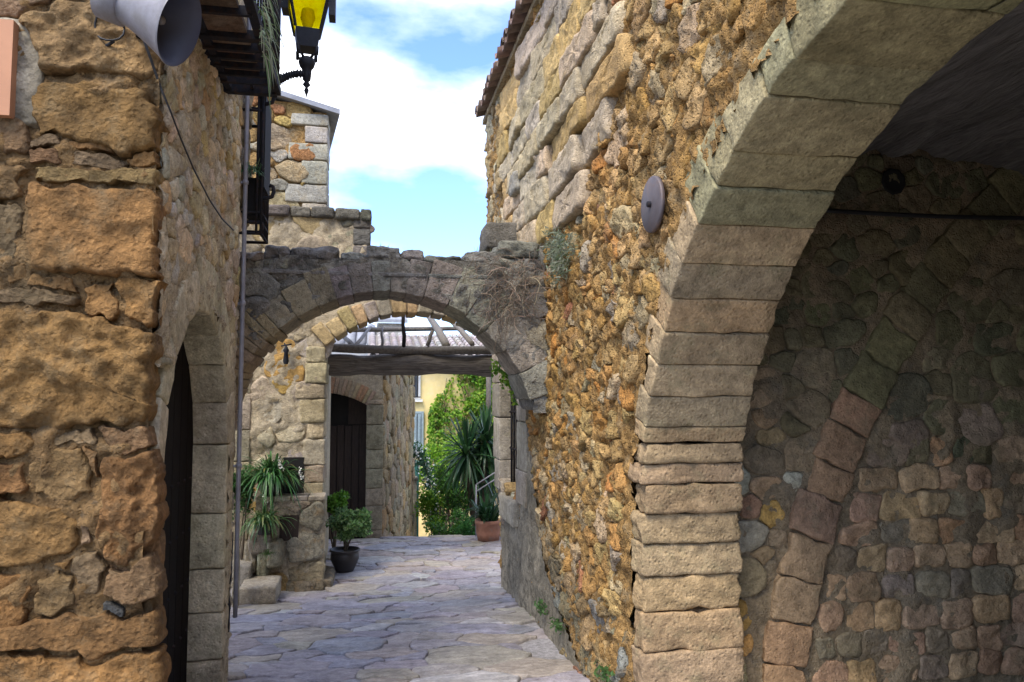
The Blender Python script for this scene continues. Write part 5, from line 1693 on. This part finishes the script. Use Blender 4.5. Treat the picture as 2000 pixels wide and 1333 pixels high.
# grey-green tuft on the right wall
gt = thing('wall_plant', 'grey-green bushy tuft growing out of the orange rubble wall', 'plant', PX(1090, 530, X=RX))
mb = MB()
for k in range(900):
    y = ru.gauss(495, 26)
    x = ru.gauss(1092, 9 + 5 * (y < 500))
    if not 440 < y < 565:
        continue
    p = PX(x, y, X=RX - 0.05 - abs(ru.gauss(0, 0.05)))
    leaf(mb, p, (rdirv(ru) + Vector((-0.5, 0, -0.3))).normalized(), rdirv(ru), ru.uniform(0.03, 0.05), 0.005, jit(pick(ru, [(3, (0.15, 0.18, 0.12)), (2, (0.20, 0.22, 0.16)), (1, (0.09, 0.12, 0.06))]), ru, 0.2))
mb.build('leaves', 'leaf', gt, True, True)
mb = MB()
for k in range(8):
    p = PX(1092, 500, X=RX)
    mb.tube([p + Vector((0.02, 0, 0)), p + Vector((-0.06, ru.uniform(-.08, .08), ru.uniform(-.08, .08)))], 0.004, 5)
mb.build('stem', 'bark', gt)
for x, y, lb in ((1096, 1226, 'weed tuft at the foot of the right wall near the cement patch'), (1062, 1192, 'tiny weed at the kerb line under the cement patch'), (1190, 1325, 'weed at the foot of the right wall close to the great arch')):
    p = PX(x, y, X=RX - 0.04)
    t = thing('weed', lb, 'weed', p, 'weeds along the right wall')
    mb = MB()
    for k in range(70):
        leaf(mb, p + Vector((ru.gauss(-0.02, .02), ru.gauss(0, .05), ru.uniform(-.02, .05))), (rdirv(ru) + Vector((0, 0, .5))).normalized(), rdirv(ru), 0.03, 0.009, jit((0.07, 0.14, 0.04), ru, 0.3))
    mb.build('leaves', 'leaf', t, True, True)
# grass on the first arch top
for x, y, lb in ((742, 486, 'thin grass sprig on the middle of the ragged arch top'), (938, 494, 'leafy grass tuft on the right shoulder of the arch top')):
    p = PX(x, y + 8, Y=FY + 0.1)
    t = thing('grass_tuft', lb, 'grass tuft', p)
    mb = MB()
    for k in range(26):
        strap_leaf(mb, p + Vector((ru.gauss(0, .03), ru.uniform(-.05, .05), 0)), ru.uniform(0, 6.28), ru.uniform(0.04, 0.10), 0.002, ru.uniform(0.9, 1.5), 0.2, jit((0.12, 0.15, 0.06), ru, 0.3), 4)
    mb.build('blades', 'leaf', t, True, True)
# stair rail by the yucca
ra, rb_ = PX(930, 947, Y=9.95), PX(975, 912, Y=10.3)
hr = thing('handrail', 'thin grey metal handrail above the terracotta pot', 'handrail', (ra.x, ra.y, gz(ra.y)))
for dz in (0.0, -0.09):
    m = MB(); m.tube([ra + Vector((0, 0, dz)), rb_ + Vector((0.3, 0, 0.14 + dz))], 0.010, 6); m.build('rail', 'pipe', hr)
for q in (ra, rb_ + Vector((.25, 0, .11))):
    m = MB(); m.tube([(q.x, q.y, gz(q.y) - .1), q], 0.010, 6); m.build('post', 'pipe', hr)

# ================================================================== IRONWORK, LAMP, LOUDSPEAKER, PIPES ON THE LEFT HOUSE
ru = random.Random(91)
BZ = 3.30
bal = bpy.data.objects.new('balcony', None)
COL.objects.link(bal)
bal.parent = lh
bal.location = Vector((LX, 3.7, BZ)) - lh.location
bal['label'] = 'narrow iron balcony seen from below'
BXO = -0.51
by = [3.16, 3.36, 3.60, 3.72, 3.82, 3.92, 4.02, 4.12, 4.26]
m = MB(); m.box((BXO - 0.02, 3.14, BZ - 0.02), (BXO + 0.02, 4.28, BZ + 0.02)); m.build('outer_beam', 'iron', bal, False)
m = MB(); m.box((LX + 0.03, 3.14, BZ - 0.02), (LX + 0.06, 4.28, BZ + 0.02)); m.build('inner_beam', 'iron', bal, False)
for k, y in enumerate(by):
    t_ = 0.022 if k in (2, 8) else 0.011
    m = MB(); m.box((LX, y - t_, BZ - 0.03), (BXO, y + t_, BZ + 0.012)); m.build('cross_bar', 'iron', bal, False)
for k in range(len(by) - 3):
    m = MB(); m.box((LX + 0.065, by[k] + 0.015, BZ - 0.004), (BXO - 0.055, by[k + 1] - 0.015, BZ + 0.02)); m.build('floor_tile', 'doorwood' if k > 40 else 'brick', bal, False)
    a_ = bal.children[-1].data.color_attributes.new('col', 'FLOAT_COLOR', 'POINT') if bal.children else None
for o in bal.children:
    if o.name.startswith('floor_tile'):
        me = o.data
        if 'col' not in me.color_attributes:
            me.color_attributes.new('col', 'FLOAT_COLOR', 'POINT')
        me.color_attributes['col'].data.foreach_set('color', list(jit((0.12, 0.075, 0.05), ru, 0.15) + (1,)) * len(me.vertices))
m = MB(); m.box((LX + 0.06, 4.13, BZ - 0.012), (BXO, 4.15, BZ + 0.01)); m.box((LX + 0.16, 4.12, BZ - 0.01), (LX + 0.175, 4.26, BZ + 0.008)); m.build('end_grid', 'iron', bal, False)
for k in range(14):
    y = 3.18 + k * 0.083
    m = MB(); m.tube([(BXO, y, BZ), (BXO, y, BZ + 0.9)], 0.006, 5); m.build('baluster', 'iron', bal)
m = MB(); m.tube([(BXO, 3.14, BZ + 0.9), (BXO, 4.28, BZ + 0.9)], 0.011, 6); m.build('handrail', 'iron', bal)
m = MB(); m.tube([(BXO, 4.27, BZ), (BXO, 4.27, BZ + 0.9)], 0.012, 6); m.build('corner_post', 'iron', bal)
def scroll(c, r, a0, a1, thick, parent, name='scroll', Yd=0.0):
    m = MB()
    m.tube([c + Vector((r * math.cos(a0 + (a1 - a0) * k / 14), Yd * k / 14, r * math.sin(a0 + (a1 - a0) * k / 14))) for k in range(15)], thick, 6)
    m.build(name, 'iron', parent)
# trailing plants on the balcony
tpn = thing('trailing_plant', 'grey-green plants spilling over the iron balcony edge beside the lantern', 'plant', Vector((BXO, 4.2, BZ)))
mb = MB()
for k in range(60):
    x, y = ru.gauss(513, 5), ru.uniform(-20, 130)
    p = PX(x + (y - 60) * 0.04, y - 15, X=BXO + 0.03 + ru.uniform(0, .03))
    strap_leaf(mb, p, ru.uniform(-1.2, 1.6), ru.uniform(0.06, 0.15), 0.004, ru.uniform(-.2, 1.0), ru.uniform(0.8, 1.9), jit(pick(ru, [(2, (0.16, 0.20, 0.13)), (2, (0.10, 0.15, 0.06)), (1, (0.24, 0.25, 0.17))]), ru, 0.2), 5)
mb.build('leaves', 'leaf', tpn, True, True)
# window cage further along, holding flower pots
cg = bpy.data.objects.new('window_cage', None)
COL.objects.link(cg)
cg.parent = lh
cg.location = Vector((LX, 5.0, 2.7)) - lh.location
cg['label'] = 'black iron window cage with curled brackets'
CZ0, CZ1, CY0, CY1, CXO = PX(490, 462, Y=5.0).z, PX(490, 190, Y=5.0).z, 4.90, 5.20, -0.665
for z in (CZ0, CZ0 + 0.07, CZ0 + 0.13, CZ1 - 0.12, CZ1):
    m = MB()
    m.tube([(LX, CY0, z), (CXO, CY0, z), (CXO, CY1, z), (LX, CY1, z)], 0.010, 6)
    m.build('hoop', 'iron', cg)
for k in range(5):
    y = CY0 + (CY1 - CY0) * k / 4
    m = MB(); m.tube([(CXO, y, CZ0), (CXO, y, CZ1)], 0.008, 6); m.build('bar', 'iron', cg)
for k in range(2):
    x = LX + (CXO - LX) * (k + .6) / 2
    m = MB(); m.tube([(x, CY0, CZ0), (x, CY0, CZ1)], 0.008, 6); m.build('bar', 'iron', cg)
m = MB(); m.box((LX + 0.02, CY0 + 0.04, CZ0 + 0.12), (CXO - 0.015, CY1 - 0.02, CZ0 + 0.36)); m.build('planter_box', 'dark', cg, False)
m = MB(); m.box((CXO - 0.03, CY0 + 0.02, CZ0 + 0.3), (CXO + 0.012, CY1, CZ1 - 0.01)); m.build('side_plate', 'dark', cg, False)
for y_, r_, s in ((190, 0.045, 0.0), (375, 0.042, 0.0), (445, 0.036, 0)):
    c = PX(521 if y_ < 400 else 500, y_, Y=4.92)
    m = MB()
    m.tube([(CXO, 4.92, c.z - r_), c + Vector((0, 0, -r_)), c + Vector((r_ * 0.75, 0, -r_ * 0.7)), c + Vector((r_, 0, 0)), c + Vector((r_ * 0.9, 0, r_ * 0.8)), c + Vector((r_ * 0.4, 0, r_ * 0.95))], [0.013, 0.013, 0.013, 0.012, 0.012, 0.014], 7)
    m.build('curled_bracket', 'iron', cg)
t = thing('cage_plant', 'spiky green plant growing in the black window cage', 'plant', PX(490, 345, Y=4.98))
mb = MB()
pc = PX(489, 338, Y=4.93)
for k in range(80):
    strap_leaf(mb, pc + Vector((ru.uniform(-.04, .06), -0.03, ru.uniform(-.03, .03))), ru.uniform(math.pi, 2.1 * math.pi), ru.uniform(0.06, 0.13), 0.004, ru.uniform(0.2, 1.3), ru.uniform(0.3, 1.0), jit(pick(ru, [(2, (0.07, 0.15, 0.07)), (1, (0.14, 0.22, 0.11))]), ru, 0.25), 5)
mb.build('leaves', 'leaf', t, True, True)

# street lantern on a cast bracket
LYY = 4.85
def lp(x, y):
    return PX(x, y, Y=LYY)
S = 1.0 / (1500 / (LYY * 0.983 - 0.38 * 0.18))
lc = lp(600, 100)
lamp = thing('street_lantern', 'black iron street lantern with amber yellow glass on an ornate bracket', 'lantern', lp(600, 170))
axis_up = Vector((0, 0, 1))
def sq(r, z, ph=R(52)):
    return [Vector((lc.x + r * math.cos(ph + math.pi / 2 * k), LYY + r * math.sin(ph + math.pi / 2 * k), z)) for k in range(4)]
z_of = lambda y: lp(600, y).z
# skirt, glass body, roof
def frustum(name, r0, z0, r1, z1, mat, parent, caps=True):
    m = MB()
    V = sq(r0, z0) + sq(r1, z1)
    F = [(k, (k + 1) % 4, 4 + (k + 1) % 4, 4 + k) for k in range(4)]
    if caps:
        F += [(3, 2, 1, 0), (4, 5, 6, 7)]
    m.add(V, F)
    return m.build(name, mat, parent, False)
gr_b, gr_t = 34 * S, 65 * S
frustum('skirt', 28 * S, z_of(98), gr_b, z_of(64), 'lampiron', lamp)
zgt = z_of(-40)
for k in range(4):
    A_, B_ = sq(gr_b * 0.95, z_of(63)), sq(gr_t * 0.95, zgt)
    m = MB(); m.add([A_[k], A_[(k + 1) % 4], B_[(k + 1) % 4], B_[k]], [(0, 1, 2, 3)]); m.build('glass_pane', 'amber', lamp, False)
    A2, B2 = sq(gr_b, z_of(64)), sq(gr_t, zgt)
    m = MB(); m.tube([A2[k], B2[k]], 0.0095, 4); m.build('frame_bar', 'lampiron', lamp, False)
    m = MB(); m.tube([B2[k], B2[(k + 1) % 4]], 0.010, 4); m.build('frame_bar', 'lampiron', lamp, False)
frustum('roof_skirt', gr_t * 1.12, z_of(-36), gr_t * 1.02, z_of(-60), 'lampiron', lamp)
frustum('roof', gr_t * 1.1, z_of(-60), 16 * S, z_of(-130), 'lampiron', lamp)
for x0_, x1_, y1_ in ((552, 567, 28), (643, 657, 42)):
    a_, b_ = lp(x0_, y1_), lp(x1_, -45)
    m = MB(); m.box((a_.x, LYY - 0.09, a_.z), (b_.x, LYY + 0.02, b_.z)); m.build('side_flap', 'lampiron', lamp, False)
m = MB(); m.lathe([(0.0, 0), (12 * S, 0), (14 * S, 8 * S), (6 * S, 18 * S), (9 * S, 26 * S), (0, 44 * S)], (lc.x, LYY, z_of(-130)), n=12); m.build('finial', 'lampiron', lamp)
m = MB(); m.lathe([(0.0, 0), (9 * S, 0), (8 * S, 10 * S), (15 * S, 30 * S), (12 * S, 46 * S), (0, 52 * S)], (lc.x, LYY, z_of(64)), n=14); m.build('bulb', 'white', lamp)
for k in range(4):
    A_ = sq(26 * S, z_of(100))[k]
    c_ = Vector((lc.x, LYY, z_of(124)))
    m = MB(); m.tube([A_ + Vector((0, 0, 4 * S)), A_.lerp(c_, 0.05) + Vector((0, 0, -10 * S)), A_.lerp(c_, 0.4) + Vector((0, 0, -1 * S)), c_], [0.010, 0.013, 0.008, 0.011], 6); m.build('scroll_foot', 'lampiron', lamp)
m = MB()
m.lathe([(0, -66 * S), (2 * S, -58 * S), (5 * S, -50 * S), (2.5 * S, -44 * S), (8 * S, -38 * S), (4 * S, -32 * S), (8 * S, -28 * S), (9 * S, -16 * S), (10 * S, -6 * S), (14 * S, -2 * S), (17 * S, 8 * S), (13 * S, 16 * S), (5 * S, 20 * S), (0, 21 * S)], (lc.x, LYY, z_of(130)), n=14)
m.build('stem', 'lampiron', lamp)
m = MB()
ap = [lp(604, 146), lp(580, 144), lp(560, 149), lp(545, 158), lp(530, 168), lp(510, 172)]
ap = ap + [Vector((LX - 0.02, LYY, ap[-1].z - 0.02))]
m.tube(ap, [0.020, 0.020, 0.021, 0.022, 0.022, 0.02, 0.02], 8)
for k in range(16):
    t_ = k / 15 * 3.6
    i = int(t_)
    p_ = ap[i].lerp(ap[i + 1], t_ - i)
    m.lathe([(0.017, -0.008), (0.030, 0.0), (0.017, 0.008)], p_, ap[i + 1] - ap[i], 8)
m.tube([lp(536, 160), lp(530, 145), lp(534, 128), lp(540, 116)], [0.022, 0.024, 0.018, 0.004], 7)
m.tube([lp(540, 152), lp(548, 146), lp(552, 152)], 0.008, 6)
m.build('bracket', 'lampiron', lamp)

# horn loudspeaker
hm = PX(352, 55, Y=2.78)
vv = (hm - Vector((0, 0, CAMZ))).normalized()
ax = Vector(_rt) * 0.93 - Vector(_up) * 0.37
ax = (ax - vv * ax.dot(vv)).normalized()
ax = (ax * math.sin(R(61)) - vv * math.cos(R(61))).normalized()
spk = thing('horn_loudspeaker', 'grey horn loudspeaker fixed high on the brown pier', 'loudspeaker', hm - ax * 0.3)
HR = 0.132
pr_ = [(HR * 1.03, 0.0), (HR * 1.03, -0.006), (HR * 0.985, -0.012), (HR * 0.90, -0.035), (HR * 0.74, -0.085), (HR * 0.60, -0.135), (HR * 0.50, -0.175), (HR * 0.46, -0.21)]
m = MB(); m.lathe(pr_, hm, ax, 44); m.build('horn', 'horn', spk)
m = MB(); m.lathe([(HR * 1.03, 0.0), (HR * 0.97, -0.004), (HR * 0.86, -0.035), (HR * 0.68, -0.085), (HR * 0.5, -0.135), (HR * 0.3, -0.17), (0, -0.175)], hm, ax, 44); m.build('horn_mouth', 'hornin', spk)
m = MB(); m.lathe([(0, -0.06), (0.012, -0.062), (0.016, -0.07), (0.014, -0.15)], hm, ax, 16); m.build('phase_plug', 'horn', spk)
m = MB(); m.lathe([(0, -0.20), (HR * 0.46, -0.205), (HR * 0.55, -0.21), (HR * 0.55, -0.29), (HR * 0.35, -0.31), (0, -0.31)], hm, ax, 28); m.build('driver', 'horn', spk)
hb = hm - ax * 0.16
m = MB(); m.tube([hb, Vector((hb.x - 0.05, LY - 0.12, hb.z + 0.02)), Vector((hb.x - 0.08, LY + 0.02, hb.z + 0.02))], 0.012, 6); m.build('bracket', 'iron', spk)
m = MB()
rc = PX(213, 52, Y=LY - 0.08)
m.tube([rc + Vector((0.052 * math.cos(t_ * 0.42), 0.01 * math.sin(t_), 0.058 * math.sin(t_ * 0.42))) for t_ in range(16)], 0.004, 6)
m.tube([rc + Vector((0.02, 0, -0.055)), PX(200, 95, Y=LY - 0.07), PX(183, 110, Y=LY - 0.06)], [0.006, 0.008, 0.009], 6)
tag(m.build('cable_loop', 'cable', None), 'loop of black cable hanging on the pier beside the loudspeaker', 'cable')
# cable from the loudspeaker along the wall to the pipe
m = MB()
cp = [PX(274, 58, Y=LY - 0.10), PX(296, 120, Y=LY - 0.06), PX(313, 170, Y=LY - 0.02), PX(332, 215, X=LX + 0.05), PX(352, 268, X=LX + 0.05), PX(378, 330, X=LX + 0.05), PX(410, 392, X=LX + 0.05), PX(434, 428, X=LX + 0.05), PX(456, 450, X=LX + 0.04)]
m.tube(cp, [0.0055, 0.0055, 0.005, 0.004, 0.004, 0.004, 0.004, 0.004, 0.004], 6)
tag(m.build('speaker_cable', 'cable', None), 'thin black cable sagging from the loudspeaker across the left wall', 'cable')
# drainpipe
dp = thing('drainpipe', 'slim grey drainpipe running up the far corner of the left house', 'drainpipe', (LX + 0.045, 4.86, 0.1))
m = MB(); m.tube([(LX + 0.045, 4.86, z) for z in np.linspace(0.33, 5.3, 12)], 0.0135, 10); m.build('pipe', 'pipe', dp)
for y_ in (360, 597, 915):
    z = PX(455, y_, Y=4.86).z
    m = MB(); m.lathe([(0.0135, 0), (0.019, 0.004), (0.019, 0.024), (0.0135, 0.028)], (LX + 0.045, 4.86, z), n=12)
    m.box((LX - 0.02, 4.855, z + 0.006), (LX + 0.04, 4.865, z + 0.02)); m.build('collar', 'pipe', dp)
m = MB()
m.tube([PX(448, 870, Y=4.83), PX(446, 1000, Y=4.83), PX(442, 1090, Y=4.82), PX(446, 1160, Y=4.82), PX(449, 1180, Y=4.82), PX(446, 1235, Y=4.82)], 0.005, 6)
tag(m.build('wall_cable', 'cable', None), 'black cable drooping beside the foot of the grey drainpipe', 'cable')
m = MB()
m.tube([PX(455, 1040, Y=4.84), PX(452, 1120, Y=4.83), PX(444, 1176, Y=4.82), PX(450, 1190, Y=4.82)], 0.004, 6)
tag(m.build('wall_cable', 'cable', None), 'second thinner black cable looped at the drainpipe foot', 'cable')
# plaque at the picture's left edge
pa_, pb2 = PX(-70, 222, Y=LY - 0.09), PX(29, 42, Y=LY - 0.09)
sg = thing('wall_plaque', 'plain terracotta coloured plaque on the pier at the left edge', 'plaque', (pa_.x / 2 + pb2.x / 2, LY - 0.08, pa_.z))
m = MB(); m.box((pa_.x, LY - 0.10, pa_.z), (pb2.x, LY - 0.02, pb2.z)); m.build('board', 'sign', sg, False)
m = MB(); V, F = block_vf(bbox8((pa_.x, LY - 0.055, pa_.z - 0.02), (pb2.x + 0.085, LY + 0.02, pb2.z + 0.03)), seg=7, r=0.02, amp=0.014); mk('mortar_bed', V, F, 'cement', sg, True)
# a drab dark panel on the mortar below the plaque is left out: only the plaque shows
